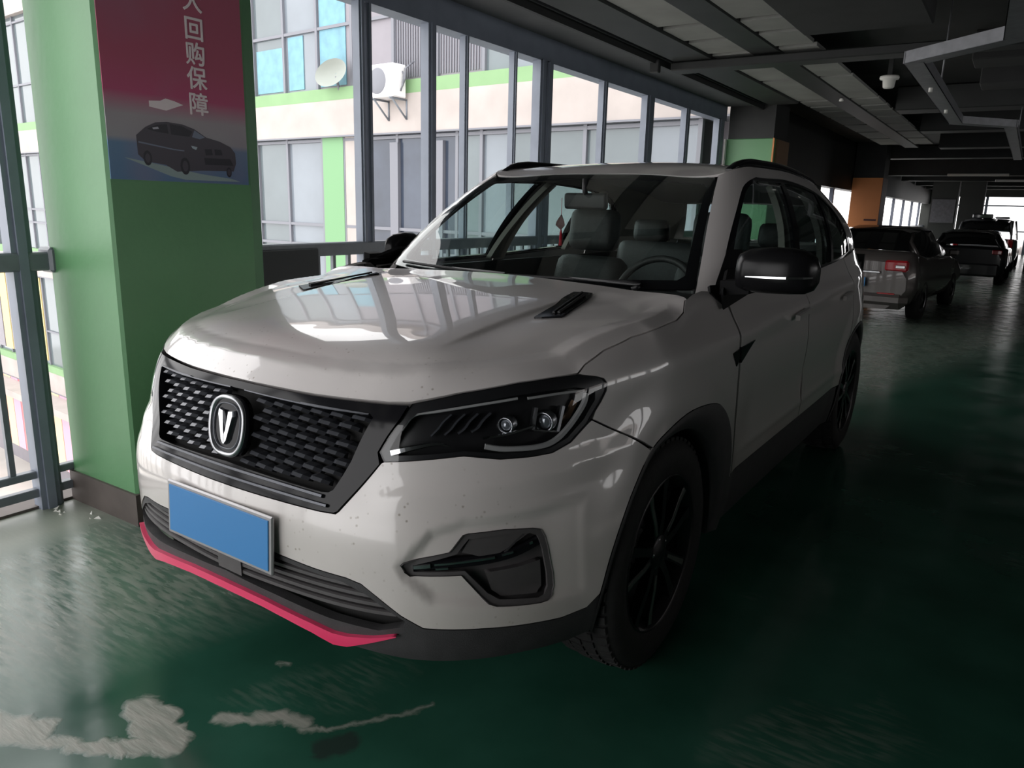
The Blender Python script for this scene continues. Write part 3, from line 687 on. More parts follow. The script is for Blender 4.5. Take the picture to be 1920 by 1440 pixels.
G2 = [(1.50,.03),(1.485,.45),(1.475,.868)]+cr([(1.9,.848),(2.14,.825),(2.13,.45),(2.14,.03)], 1)
G3 = [(2.19,.03),(2.18,.45),(2.19,.815),(2.27,.79),(2.47,.68),(2.62,.48),(2.71,.25),(2.74,.03)]
for mi in (False, True):
    panel('pillar_frame', frame_o, cabin, .045, M['paint'], car, mirror=mi, thick=.015)
    st = panel('window_surround', clean(DLO), cabin, .05, M['black_gloss'], car, holes=[G1, G2, G3], off=-.002, thick=.02, mirror=mi)
    panel('front_door_glass', G1, cabin, .08, M['side_glass'], car, off=-.006, thick=0, mirror=mi)
    panel('rear_door_glass', G2, cabin, .08, M['dark_glass'] if not mi else M['side_glass'], car, off=-.006, thick=0, mirror=mi)
    panel('quarter_glass', G3, cabin, .08, M['dark_glass'] if not mi else M['side_glass'], car, off=-.006, thick=0, mirror=mi)
    panel('inner_pillar_trim', frame_o, cabin, .06, M['beige'], car, off=-.035, thick=0, mirror=mi)
    for a_, b_, o_ in ((1.41,1.49,-.045),(2.14,2.19,-.045)):
        panel('pillar_trim', [(a_-.02,0),(a_,.45),(a_,.92),(b_,.92),(b_,.45),(b_+.02,0)], cabin, .05, M['beige'], car, off=o_, thick=.03, mirror=mi)
# rear screen
RS = [(3.36,.05),(3.34,.5),(3.32,.93),(CS[-1],.93),(CS[-1],.05)]
for mi in (False, True):
    panel('rear_glass', RS, cabin, .08, M['side_glass'], car, mirror=mi, thick=0)
    panel('tailgate_frame', [(3.3,-.03),(3.3,1.0),(CS[-1],1.0),(CS[-1],.93),(3.32,.93),(3.34,.5),(3.36,.05),(CS[-1],.05),(CS[-1],-.03)], cabin, .05, M['paint'], car, mirror=mi, thick=.02)
ct = cabin(np.linspace(0, CS[-1], 60), np.ones(60)); ro = [(float(p[0]), float(p[1])) for p in ct]; ro = [(p[0]*.997, p[1]) for p in ro]
rfo = clean(ro+[(-a, b) for a, b in ro[::-1]])
panel('roof', rfo, roof, .045, M['paint'], car, thick=.01)
panel('roof_lining', inset(rfo, .02), roof, .08, M['lining'], car, off=-.035, thick=0)
for sx in (-1, 1):
    b = MB(); ys = np.linspace(1.30, 3.10, 24); xx = np.interp(ys, [1.3, 1.5, 2.4, 3.1], [.585, .598, .590, .550]); zz = _rz(xx*1., ys)
    h = np.interp(ys, [1.30, 1.36, 1.50, 2.9, 3.1], [.004, .022, .036, .034, .004])
    b.loft([[(sx*(x-.016), y, z-.012), (sx*(x-.013), y, z+k_*.8), (sx*(x-.004), y, z+k_), (sx*(x+.010), y, z+k_), (sx*(x+.018), y, z+k_*.7), (sx*(x+.020), y, z-.012)][::(1 if sx > 0 else -1)] for x, y, z, k_ in zip(xx, ys, zz, h)][::-1])
    b.build('roof_rail', M['black_gloss'], car)
# --- sill and arch cladding
sill = [(2.035,.255),(2.055,.459),(2.6,.461),(3.2,.463),(3.87,.465),(3.885,.255)]
for mi in (False, True):
    panel('sill_cladding', sill, belt, .05, M['cladding'], car, off=-.004, thick=.05, mirror=mi)
    for A_, yc in ((ARCH, .07), (RARCH, 2.87)):
        a = np.array(A_)
        if yc < 1: a = np.vstack([a, [(2.035, .36), (2.035, .26)]]); a = np.vstack([[(1.125, .26), (1.128, .33)], a])
        else: a = np.vstack([[(3.885, .26), (3.89, .36)], a, [(4.77, .34)]])
        P = belt(a[:, 0], a[:, 1]); N = belt_n(a[:, 0], a[:, 1]); V = []
        b = MB(); rings = []
        for p, n_ in zip(P, N):
            c = np.array([0, yc, .355]); d = c-p; d[0] = 0; d /= np.linalg.norm(d)
            r_in = .400; rr = math.hypot(p[1]-yc, p[2]-.355); q = p+d*max(rr-r_in, .02)
            e = [p+n_*.002, p+n_*.006+d*.008, q+n_*.002, q-n_*.02+d*.004, q-n_*.0+np.array([-.10, 0, 0])+d*.0]
            if mi: e = [v*np.array([-1, 1, 1]) for v in e]
            rings.append(e)
        if not mi: rings = rings[::-1]
        b.loft(rings, closed=False, cap=False); b.build('arch_cladding', M['cladding'], car)
        b = MB(); sgn = -1 if mi else 1
        b.lathe([(sgn*.45, .02), (sgn*.52, .41), (sgn*.86, .41)], (0, yc, .355), n=40)
        b.v = [(x, y, z) for x, y, z in b.v]; f2 = [f for f in b.f if sum(b.v[i][2] for i in f)/len(f) > .25]; b.f = f2; b.sm = [True]*len(f2)
        b.build('wheel_housing', M['dark_void'], car)
rb_ = [(4.765,.42),(5.0,.42),(5.37,.44),(BS[-1],.44),(BS[-1],.28),(5.0,.28),(4.78,.28)]
for mi in (False, True): panel('rear_bumper', rb_, belt, .05, M['cladding'], car, thick=.04, mirror=mi)
# --- door handles, wedge badge, mirror
for mi in (False, True):
    sg = -1 if mi else 1
    for s0 in (2.86, 3.86):
        b = MB(); rib(b, cr([(s0-.11,.968),(s0-.05,.974),(s0+.05,.978),(s0+.10,.980)], 4), belt, .012, .020, off=.012, mirror=mi); b.build('door_handle', M['paint'], car)
    panel('fender_badge', [(1.995,.920),(2.052,.920),(2.052,.875),(2.035,.868)] if False else [(1.995,.922),(2.056,.931),(2.056,.895),(2.030,.872)], belt, .02, M['black_gloss'], car, off=.004, thick=.008, mirror=mi, label='black wedge badge on the fender')
    panel('fender_badge', [(2.074,.933),(2.235,.941),(2.074,.878)], belt, .03, M['black_gloss'], car, off=.004, thick=.008, mirror=mi, label='black wedge badge on the door')
    panel('mirror_sail', [(1.975,1.122),(2.035,1.072),(2.10,1.094),(2.5,1.112),(2.5,1.14),(2.0,1.145)], belt, .03, M['matte_black'], car, off=.005, thick=.01, mirror=mi)
    panel('mirror_sail', [(.715,-.03),(.722,.10),(.735,.28),(.80,.28),(.95,-.03)], cabin, .03, M['matte_black'], car, off=.003, thick=.01, mirror=mi)
    # mirror: foot, housing, chrome strip, glass
    b = MB(); b.loft([[(sg*x, y, z) for x, y, z in ((.868,.545,1.075),(.850,.56,1.13),(.800,.735,1.185),(.800,.86,1.185),(.855,.87,1.112))][::sg], [(sg*x, y, z) for x, y, z in ((.875,.535,1.070),(.862,.555,1.135),(.812,.735,1.195),(.812,.87,1.195),(.865,.88,1.105))][::sg]], smooth=False)
    dm = b.build('door_mirror', M['matte_black'], car, label='black door mirror')
    FO = (lambda p: p) if not mi else (lambda p: (-(.90+(abs(p[0])-.90)*.10+(p[1]-.62)*.6), .78+(abs(p[0])-.90)*.95-(p[1]-.62)*.2, p[2]-.03))
    b = MB(); b.loft([[(sg*x, y, z) for x, y, z in ((.84,.58,1.115),(.84,.58,1.165),(.84,.68,1.165),(.84,.68,1.115))][::sg], [(sg*x, y, z) for x, y, z in ((.94 if not mi else .88,.585,1.125),(.94 if not mi else .88,.585,1.17),(.94 if not mi else .88,.66,1.17),(.94 if not mi else .88,.66,1.125))][::sg]], smooth=False); b.build('mirror_arm', M['matte_black'], dm)
    b = MB(); rings = []
    for x, k, zc_, yo in ((.885,.45,1.195,.625),(.895,.78,1.20,.62),(.93,.94,1.205,.612),(1.00,1.0,1.209,.61),(1.07,.98,1.210,.612),(1.115,.90,1.207,.620),(1.140,.70,1.204,.632),(1.150,.35,1.20,.645)):
        ring = []
        for i in range(24):
            t = 2*math.pi*i/24; c, s_ = math.cos(t), math.sin(t)
            y = yo+.060*k*math.copysign(abs(c)**.8, c)*(1.15 if c < 0 else .8); z = zc_+.078*k*math.copysign(abs(s_)**.75, s_)
            ring.append(FO((sg*x, y, z)))
        rings.append(ring[::sg])
    b.loft(rings[::-1]); b.build('mirror_housing', M['mirror_black'], dm)
    b = MB(); b.loft([[FO((sg*x, y-.004, z)), FO((sg*x, y-.004, z+.007*k)), FO((sg*x, y+.02, z+.007*k)), FO((sg*x, y+.02, z))][::-sg] for x, y, z, k in ((.935,.548,1.186,.4),(1.00,.541,1.186,.9),(1.07,.545,1.188,1),(1.12,.562,1.190,1),(1.143,.592,1.192,.8))], smooth=False); b.build('mirror_strip', M['chrome'], dm)
# --- wheels
def wheel(side, yc, name='wheel'):
    w_ = bpy.data.objects.new('front_wheel' if yc < 1 else 'rear_wheel', None); COL.objects.link(w_); w_.parent = car; w_.location = (side*.915, yc, .355)
    return w_
tm = MB(); R = .368
tm.lathe([(-.205,.245),(-.215,.28),(-.212,.325),(-.198,.350),(-.180,.362),(-.150,R-.002),(-.10,R),(-.055,R-.002),(-.028,.361),(-.012,.350),(-.001,.325),(0,.29),(-.006,.262),(-.012,.247)], n=72); tyre_me = tm.mesh('tyre'); tyre_me.materials.append(M['tyre'])
tb = MB()
for k in range(60):
    t = 2*math.pi*k/60
    for x0, x1, tw in ((-.198,-.160,.03),(-.15,-.112,.02),(-.104,-.068,-.02),(-.058,-.020,-.03)):
        V = []
        for rr_ in (R-.012, R+.004 if -.16 < x0 < -.06 else R-.001):
            for xx_, dt in ((x0, -tw/2), (x1, tw/2)):
                for q in (-.035, .035): V.append((xx_, rr_*math.cos(t+q+dt), rr_*math.sin(t+q+dt)))
        tb.add(V, [(0,1,3,2),(4,6,7,5),(0,4,5,1),(2,3,7,6),(0,2,6,4),(1,5,7,3)])
tread_me = tb.mesh('tread'); tread_me.materials.append(M['tyre'])
rm = MB(); rm.lathe([(-.20,.240),(-.19,.228),(-.05,.215),(-.03,.222),(-.014,.244),(-.006,.248),(-.012,.252)], n=72); rim_me = rm.mesh('rim'); rim_me.materials.append(M['rim_dark'])
sp = MB()
sp.loft([[(x0, y, z) for x0, y, z in ((-.050,-.010,r_),(-.050,.010,r_),(d_,w1,r_),(d_,-w1,r_))] for r_, d_, w1 in ((.045,-.022,.016),(.12,-.016,.013),(.19,-.018,.014),(.236,-.016,.018))][::-1], smooth=False)
spoke_me = sp.mesh('spoke'); spoke_me.materials.append(M['rim_dark'])
se = MB(); se.loft([[(d_, -w1, r_), (d_, w1, r_), (d_+.002, w1*.8, r_), (d_+.002, -w1*.8, r_)][::-1] for r_, d_, w1 in ((.075,-.019,.006),(.12,-.016,.007),(.19,-.018,.008),(.232,-.016,.010))][::-1], smooth=False)
sedge_me = se.mesh('spoke_face'); sedge_me.materials.append(M['rim_edge'])
hb_ = MB(); hb_.lathe([(-.07,.07),(-.024,.062),(-.018,.050),(-.012,.034),(-.010,.001)], n=24); hub_me = hb_.mesh('hub_cap'); hub_me.materials.append(M['rim_dark'])
db = MB(); db.lathe([(-.10,.06),(-.10,.165),(-.09,.165),(-.09,.06)], n=40); disc_me = db.mesh('brake_disc'); disc_me.materials.append(M['gun_metal'])
lg = MB(); lg.lathe([(-.03,.008),(-.012,.008),(-.010,.001)], n=6); lug_me = lg.mesh('lug_nut'); lug_me.materials.append(M['satin_metal'])
for side in (1, -1):
    for yc in (.07, 2.87):
        w_ = wheel(side, yc); 
        if side < 0: w_.rotation_euler = (0, 0, math.pi)
        t_ = link('tyre', tyre_me, w_); link('tread', tread_me, w_); link('rim', rim_me, w_); link('brake_disc', disc_me, w_); link('hub_cap', hub_me, w_)
        for k in range(5):
            for q in (-.24, .24):
                o = link('spoke', spoke_me, w_); o.rotation_euler = (2*math.pi*k/5+q+.2, 0, 0)
                if q > 0: e_ = link('spoke_face', sedge_me, w_); e_.rotation_euler = o.rotation_euler
            o = link('lug_nut', lug_me, w_); a = 2*math.pi*k/5+.5; o.location = (-.006, .052*math.cos(a)*0+math.cos(a)*.046, math.sin(a)*.046)
# --- under-body, engine bay, door cards: what closes the shell
mb = MB(); mb.box(-.84, .84, .58, 2.35, .23, .27); mb.box(-.50, .50, -.70, 3.6, .25, .29); mb.build('underbody', M['dark_void'], car)
panel('inner_nose', [(-1.10,.30),(-1.05,.88),(-.5,.90),(0,.90),(.5,.90),(1.05,.88),(1.10,.30)], belt, .06, M['dark_void'], car, off=-.085, thick=0)
mb = MB(); mb.box(-.78, .78, .50, .53, .30, 1.08); mb.box(-.80, .80, 3.50, 3.53, .4, 1.15)
for sx in (-1, 1): mb.box(min(sx*.76, sx*.79), max(sx*.76, sx*.79), .56, 3.5, .30, 1.10)
mb.box(-.78, .78, .56, 3.5, .36, .40); mb.build('cabin_shell', M['dash'], car)
# --- cabin fittings
mb = MB(); mb.loft([[(x, y, z) for x in (-.76, .76)] and [(-.76, y, z0_), (.76, y, z0_), (.76, y, z1_), (-.76, y, z1_)] for y, z0_, z1_ in ((.56,.8,1.07),(.70,.75,1.085),(.90,.70,1.075),(1.02,.70,1.02),(1.06,.70,.92))], smooth=False); dash = mb.build('dashboard', M['dash'], car)
def rbox(name, c, s, m_, parent, rx=0, seg=3, bev=.04, taper=0):
    me = bpy.data.meshes.new(name); import bmesh
    bm = bmesh.new(); bmesh.ops.create_cube(bm, size=1)
    for v in bm.verts:
        k = 1-taper*(v.co.z+.5); v.co = Vector((v.co.x*s[0]*k, v.co.y*s[1], v.co.z*s[2]))
    bmesh.ops.bevel(bm, geom=bm.edges[:]+bm.verts[:], offset=min(bev, min(s)*.45), segments=seg, profile=.6, affect='EDGES')
    for f in bm.faces: f.smooth = True
    bm.to_mesh(me); bm.free(); o = link(name, me, parent, m_); o.location = c; o.rotation_euler = (rx, 0, 0); return o
for sx in (-.37, .37):
    st = rbox('front_seat', (sx, 1.55, .60), (.50, .52, .20), M['seat'], car, .06, bev=.08)
    rbox('seat_back', (0, .31, .25), (.49, .17, .54), M['seat'], st, -.30, bev=.08, taper=.15)
    [rbox('side_bolster', (q, .21, .20), (.10, .17, .36), M['seat_light'], st, -.30, bev=.05) for q in (-.20, .20)]
    rbox('headrest', (0, .40, .655), (.29, .13, .23), M['seat'], st, -.18, bev=.055)
rs = rbox('rear_bench', (0, 2.40, .66), (1.26, .50, .20), M['seat'], car, .05, bev=.08)
rbox('bench_back', (0, .34, .26), (1.26, .16, .52), M['seat'], rs, -.32, bev=.07)
for x in (-.42, 0, .42): rbox('headrest', (x, .44, .58), (.24, .11, .15), M['seat'], rs, -.2, bev=.05)
# steering wheel
mb = MB(); c = Vector((.37, 1.10, 1.02)); ax = Vector((0, -.90, .42)).normalized(); e1 = Vector((1, 0, 0)); e2 = ax.cross(e1)
pts = [c+e1*.185*math.cos(t)+e2*.185*math.sin(t) for t in [2*math.pi*k/36 for k in range(37)]]; mb.tube(pts, .016, 8, cap=False); sw = mb.build('steering_wheel', M['seat'], car)
mb = MB(); mb.tube([c-e1*.17, c-e1*.05, c+e1*.05, c+e1*.17], [.014, .045, .045, .014], 8); mb.tube([c, c-e2*.17], [.03, .014], 8); mb.tube([c, c-ax*.16], [.05, .06], 10); mb.build('wheel_hub', M['dash'], sw)
# interior mirror with the red tassel
im = rbox('interior_mirror', (.015, 1.09, 1.428), (.215, .035, .072), M['black_plastic'], car, .1, bev=.02)
mb = MB(); mb.tube([(0, 0, .02), (0, -.015, .06), (0, .0, .095)], [.014, .010, .016], 8); mb.build('mirror_stalk', M['black_plastic'], im)
pd = MB(); pd.tube([(-.105, 1.08, 1.44), (-.105, 1.08, 1.36)], .0012, 5); pdo = pd.build('hanging_charm', M['red_silk'], car, label='dark knot charm with a red tassel under the mirror')
pd = MB(); pd.loft([[(-.105, 1.075, 1.365), (-.105, 1.085, 1.365), (-.105, 1.085, 1.365)], [(-.125, 1.072, 1.335), (-.105, 1.09, 1.335), (-.083, 1.072, 1.335)], [(-.130, 1.072, 1.318), (-.105, 1.09, 1.316), (-.080, 1.072, 1.318)], [(-.105, 1.075, 1.298), (-.105, 1.085, 1.298), (-.105, 1.085, 1.298)]], smooth=False); pd.build('charm_knot', mat('charm_brown', hx(90, 50, 50), .5), pdo)
pd = MB(); pd.tube([(-.104, 1.08, 1.300), (-.104, 1.08, 1.285), (-.104, 1.08, 1.225)], [.002, .006, .009], 8); pd.build('tassel', M['red_silk'], pdo)
# ================= the parking hall =================
def floor_mat():
    m = bpy.data.materials.new('green_epoxy_floor'); m.use_nodes = True; nt = m.node_tree; N = nt.nodes; L = nt.links; b = N['Principled BSDF']
    tc = N.new('ShaderNodeTexCoord'); sp = N.new('ShaderNodeSeparateXYZ'); L.new(tc.outputs['Object'], sp.inputs[0])
    def noise(sc, det=6, dist=0, vec=None):
        n = N.new('ShaderNodeTexNoise'); n.inputs['Scale'].default_value = sc; n.inputs['Detail'].default_value = det; n.inputs['Distortion'].default_value = dist; L.new(vec or tc.outputs['Object'], n.inputs['Vector']); return n.outputs['Fac']
    def ma(op, a, b_=None, c=None):
        n = N.new('ShaderNodeMath'); n.operation = op
        for i, v in enumerate((a, b_, c)):
            if v is None: continue
            if hasattr(v, 'is_output') or not isinstance(v, (int, float)): L.new(v, n.inputs[i])
            else: n.inputs[i].default_value = v
        return n.outputs[0]
    def mr(v, a, b_, c=0, d=1):
        n = N.new('ShaderNodeMapRange'); n.inputs[1].default_value = a; n.inputs[2].default_value = b_; n.inputs[3].default_value = c; n.inputs[4].default_value = d; L.new(v, n.inputs[0]); return n.outputs[0]
    X, Y = sp.outputs[0], sp.outputs[1]
    # edge wobble shared by the worn spots
    w1 = ma('MULTIPLY', ma('SUBTRACT', noise(11, 8), .5), .09); w2 = ma('MULTIPLY', ma('SUBTRACT', noise(14, 8, 1), .5), .07)
    XX = ma('ADD', X, w1); YY = ma('ADD', Y, w2)
    def seg(ax, ay, bx, by, r0, soft=.02):
        dx, dy = bx-ax, by-ay; l2 = dx*dx+dy*dy
        px = ma('SUBTRACT', XX, ax); py = ma('SUBTRACT', YY, ay)
        t = ma('DIVIDE', ma('ADD', ma('MULTIPLY', px, dx), ma('MULTIPLY', py, dy)), l2)
        t = ma('MINIMUM', ma('MAXIMUM', t, 0), 1)
        ex = ma('SUBTRACT', px, ma('MULTIPLY', t, dx)); ey = ma('SUBTRACT', py, ma('MULTIPLY', t, dy))
        d = ma('SQRT', ma('ADD', ma('MULTIPLY', ex, ex), ma('MULTIPLY', ey, ey)))
        return mr(d, r0, r0-soft)
    worn = None
    for s_ in [(-.20,-1.03,-.10,-1.02,.062),(-.10,-1.05,-.01,-1.06,.068),(-.03,-1.10,-.13,-1.18,.040),(-.13,-1.18,-.40,-1.32,.030),(.03,-.92,.17,-.82,.034),(.17,-.82,.23,-.81,.030),(.24,-.83,.31,-.79,.018),(.31,-.79,.47,-.54,.013),(-.05,-.66,-.02,-.64,.014),(-.33,-1.24,-.7,-1.42,.06)]:
        v = seg(*s_); worn = v if worn is None else ma('MAXIMUM', worn, v)
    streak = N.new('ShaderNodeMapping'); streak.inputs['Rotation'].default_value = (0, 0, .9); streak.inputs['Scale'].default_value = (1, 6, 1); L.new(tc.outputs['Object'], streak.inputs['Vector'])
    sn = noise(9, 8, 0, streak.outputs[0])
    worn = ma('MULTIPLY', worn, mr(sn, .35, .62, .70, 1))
    # scraped strip by the railing, wide window reflection painted beside it; random scuffs elsewhere
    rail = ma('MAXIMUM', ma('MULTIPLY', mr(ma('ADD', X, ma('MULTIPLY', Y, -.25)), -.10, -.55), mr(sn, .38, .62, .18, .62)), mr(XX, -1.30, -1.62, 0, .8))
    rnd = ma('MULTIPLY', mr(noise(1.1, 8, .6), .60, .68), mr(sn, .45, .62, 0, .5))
    wear_glare = ma('MINIMUM', ma('ADD', ma('ADD', worn, ma('MULTIPLY', rail, .85)), ma('MULTIPLY', rnd, .35)), 1)
    dark = seg(.35, -.85, .39, -.79, .045)
    mixn = noise(2.3, 5)
    c1 = N.new('ShaderNodeValToRGB'); c1.color_ramp.elements[0].position = .35; c1.color_ramp.elements[1].position = .7
    c1.color_ramp.elements[0].color = (.020, .085, .055, 1); c1.color_ramp.elements[1].color = (.034, .130, .088, 1); L.new(mixn, c1.inputs[0])
    m1 = N.new('ShaderNodeMixRGB'); m1.inputs[2].default_value = (.40, .40, .35, 1); L.new(wear_glare, m1.inputs[0]); L.new(c1.outputs[0], m1.inputs[1])
    m2 = N.new('ShaderNodeMixRGB'); m2.inputs[2].default_value = (.028, .045, .038, 1); L.new(ma('MULTIPLY', dark, .9), m2.inputs[0]); L.new(m1.outputs[0], m2.inputs[1])
    # dust along the slab edge
    L.new(m2.outputs[0], b.inputs['Base Color'])
    L.new(ma('ADD', ma('MULTIPLY', wear_glare, .30), mr(noise(4, 6), .3, .7, .09, .24)), b.inputs['Roughness'])
    b.inputs['Specular IOR Level'].default_value = .55
    bp = N.new('ShaderNodeBump'); bp.inputs['Strength'].default_value = .22; bp.inputs['Distance'].default_value = .01
    bh = ma('ADD', ma('MULTIPLY', noise(14, 3), .12), ma('ADD', ma('MULTIPLY', worn, .35), ma('MULTIPLY', ma('MULTIPLY', sn, wear_glare), .35)))
    L.new(bh, bp.inputs['Height']); L.new(bp.outputs[0], b.inputs['Normal'])
    return m
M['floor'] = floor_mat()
XL, XR, YB, YF, ZC = -2.08, 9.0, -4.4, 36.0, 3.05
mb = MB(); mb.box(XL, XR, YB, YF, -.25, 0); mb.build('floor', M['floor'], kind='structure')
mb = MB(); mb.box(XL, XR, YB, YF, ZC, ZC+.3); mb.build('ceiling', M['ceiling'], kind='structure')
mb = MB(); mb.box(XR, XR+.2, YB, YF, 0, 1.4); mb.box(XR, XR+.2, YB, YF, 2.3, ZC); mb.box(XR, XR+.2, YB, 1.25, 1.4, 2.3); mb.box(XR, XR+.2, 10.75, YF, 1.4, 2.3); mb.build('wall_right', M['dark_wall'], kind='structure')  # window band in this unseen wall is added to light the car side
for y_ in (3, 2, 4, 5, 6, 7, 8, 9, 10): MB().box(XR+.05, XR+.15, y_-.05, y_+.05, 1.4, 2.3).build('fill_window', M['frame'], kind='structure') if y_ == 3 else MB().box(XR+.05, XR+.15, y_-.05, y_+.05, 1.4, 2.3).build('window_post', M['frame'], bpy.data.objects['fill_window'])  # posts of the invented fill-light window band
mb = MB(); mb.box(1.2, XR, YB-.2, YB, 0, ZC); mb.box(XL, 1.2, YB-.2, YB, 2.61, ZC); mb.build('wall_back', M['dark_wall'], kind='structure')  # gap in this unseen wall is added to light the car front
mb = MB(); mb.box(4.2, XR, YF, YF+.2, 0, ZC); mb.box(XL, 4.2, YF, YF+.2, 2.30, ZC); mb.box(XL, -1.3, YF, YF+.2, 0, 2.3); mb.build('wall_far', M['dark_wall'], kind='structure')
# the far opening: frame with transom and posts
wf = empty('window_1', (0, YF, 0), kind='structure')
for x in (-1.2, .35, 1.9, 3.2, 4.15): MB().box(x-.05, x+.05, -.08, 0, 0, 2.3).build('window_post', M['frame'], wf)
MB().box(-1.3, 4.2, -.07, -.01, 1.92, 1.98).build('window_transom', M['frame'], wf); MB().box(-1.3, 4.2, -.07, -.01, .9, .95).build('window_transom', M['frame'], wf)
# left side: fascia beam over the openings, mullions (one by one), kerb
fb_ = empty('wall_left', (-1.9, 0, 0), kind='structure')
MB().box(-.10, .04, YB, 8.6, 2.61, 2.86).build('fascia_beam', M['frame'], fb_)
MB().box(-.12, .55, YB, 8.6, 2.80, 3.05).build('edge_beam', mat('edge_beam_paint', (.075, .08, .085), .7, noise=.1, nscale=3), fb_)
MB().box(.50, .53, YB, 8.6, 2.74, 2.82).build('fascia_lip', M['duct'], fb_)
MB().box(-.12, .14, 9.2, YF, 1.98, 3.05).build('fascia_beam', M['duct'], fb_); MB().box(-.10, .10, 9.3, 14.6, 0, 1.98).build('infill_wall', M['dark_wall'], fb_)
for y, w_, d_ in ((-4.3,.09,.07),(-3.6,.09,.07),(-2.5,.09,.07),(-1.45,.09,.07),(-.445,.085,.07),(1.64,.045,.06),(1.705,.045,.06),(2.32,.085,.07),(2.73,.045,.05),(3.38,.045,.05),(3.79,.10,.08),(3.90,.10,.08),(4.98,.09,.06),(6.06,.20,.07),(7.19,.13,.07),(8.42,.22,.08)):
    mb = MB(); mb.box(-d_/2, d_/2, y-w_/2, y+w_/2, -.0, 2.62); mb.box(d_/2, d_/2+.012, y-w_*.22, y+w_*.22, 0, 2.62); mb.build('window_post', M['frame'], fb_)
MB().box(-.14, .0, YB, 8.5, -.25, .012).build('slab_edge', M['skirt'], fb_)
for y in (14.7, 16.2, 18.8, 21, 23.5, 26, 28.5, 31, 33.5): MB().box(-.04, .04, y-.06, y+.06, 0, 2.35).build('window_post', M['frame'], fb_)
MB().box(-.03, .03, 9.2, YF, 1.0, 1.08).build('window_rail', M['frame'], fb_)
MB().box(-.05, .05, 9.2, YF, 0, .35).build('sill_wall', M['dark_wall'], fb_)
# railings
def railing(name, y0, y1, label, cap=None):
    r = empty(name, (-1.9, 0, 0), label=label, cat='railing')
    MB().bbox(-.035, .045, y0, y1, 1.085, 1.165, .008).build('top_rail', M['rail'], r)
    MB().bbox(-.02, .02, y0, y1, .150, .185, .004).build('bottom_rail', M['rail'], r)
    MB().bbox(-.02, .02, y0, y1, .060, .100, .004).build('bottom_rail', M['rail'], r)
    y = y1-.16
    while y > y0+.02:
        MB().box(-.012, .012, y-.012, y+.012, .165, 1.09).build('baluster', M['rail'], r); y -= .13
    MB().box(-.018, .018, y1-.13, y1-.095, 0, 1.10).build('post', M['rail'], r)
    return r
rl = railing('railing', -4.3, -.29, 'dark steel railing with round-capped top rail left of the near green column')
mb = MB(); mb.bbox(-.05, .06, -.345, -.275, 1.075, 1.185, .012); mb.build('rail_cap', M['rail'], rl)
r2 = railing('railing', .45, 8.3, 'dark steel railing running behind the SUV right of the near green column')
MB().bbox(-.03, .06, .47, 1.21, .50, 1.135, .006).build('board', mat('dark_board', (.035, .04, .045), .6), r2, label='flat dark board hung on the railing')
# near column
c1 = empty('column', (-1.625, 0, 0), label='square green painted column with a banner, left of the SUV', cat='column')
mb = MB(); b_ = .012
mb.loft([[(-.265, -.324+b_, z), (-.265+b_, -.324, z), (.263-b_, -.324, z), (.263, -.324+b_, z), (.263, .36, z), (.225, .44, z), (-.265, .44, z)] for z in (.14, ZC)], smooth=False); mb.build('shaft', M['green_wall'], c1)
mb = MB(); mb.loft([[(-.275, -.336, z), (.275, -.336, z), (.275, .37, z), (.235, .452, z), (-.275, .452, z)] for z in (0, .145)], smooth=False); mb.build('skirting', M['skirt'], c1)
rubble = empty('rubble', (-1.72, -.42, 0), label='crumbs of broken plaster at the foot of the column by the railing', cat='debris')
for k in range(12):
    x, y, s_ = random.uniform(-.16, .16), random.uniform(-.05, .05), random.uniform(.006, .018)
    mb = MB(); V = [(x+random.uniform(-1, 1)*s_, y+random.uniform(-1, 1)*s_, 0) for _ in range(3)]+[(x+random.uniform(-1, 1)*s_*.6, y+random.uniform(-1, 1)*s_*.6, s_*.8)]
    mb.add(V, [(0, 2, 1), (0, 1, 3), (1, 2, 3), (2, 0, 3)]).build('crumb', M['white_plastic'], rubble)
# --- banner on the column side
def banner_mat():
    m = mat('banner_print', (.2, .1, .1), .38); nt = m.node_tree; N = nt.nodes; L = nt.links; b = N['Principled BSDF']
    tc = N.new('ShaderNodeTexCoord'); sp = N.new('ShaderNodeSeparateXYZ'); L.new(tc.outputs['Object'], sp.inputs[0])
    r = N.new('ShaderNodeValToRGB'); e = r.color_ramp.elements
    mr = N.new('ShaderNodeMapRange'); mr.inputs[1].default_value = 1.47; mr.inputs[2].default_value = 2.27; L.new(sp.outputs[2], mr.inputs[0]); L.new(mr.outputs[0], r.inputs[0])
    e[0].position = 0; e[0].color = (*hx(84, 122, 160), 1); e[1].position = 1; e[1].color = (*hx(172, 90, 112), 1)
    for p, c in ((.19, hx(96, 134, 168)), (.22, hx(160, 160, 164)), (.33, hx(166, 160, 164)), (.44, hx(186, 74, 116)), (.6, hx(178, 80, 108))):
        q = e.new(p); q.color = (*c, 1)
    n = N.new('ShaderNodeTexNoise'); n.inputs['Scale'].default_value = 2.2; L.new(tc.outputs['Object'], n.inputs['Vector'])
    mx = N.new('ShaderNodeMixRGB'); mx.inputs[2].default_value = (*hx(150, 120, 140), 1)
    m3 = N.new('ShaderNodeMapRange'); m3.inputs[1].default_value = .5; m3.inputs[2].default_value = .8; m3.inputs[4].default_value = .6; L.new(n.outputs['Fac'], m3.inputs[0])
    L.new(m3.outputs[0], mx.inputs[0]); L.new(r.outputs[0], mx.inputs[1]); L.new(mx.outputs[0], b.inputs['Base Color'])
    return m
bn = MB().box(0, .004, -.312, .345, 1.478, 2.95).build('banner', banner_mat(), label='red advertising banner with white Chinese lettering and a printed dark car, on the column', cat='banner')
bn.location = (-1.361, 0, 0)
ink = mat('banner_ink', hx(240, 228, 230), .4)
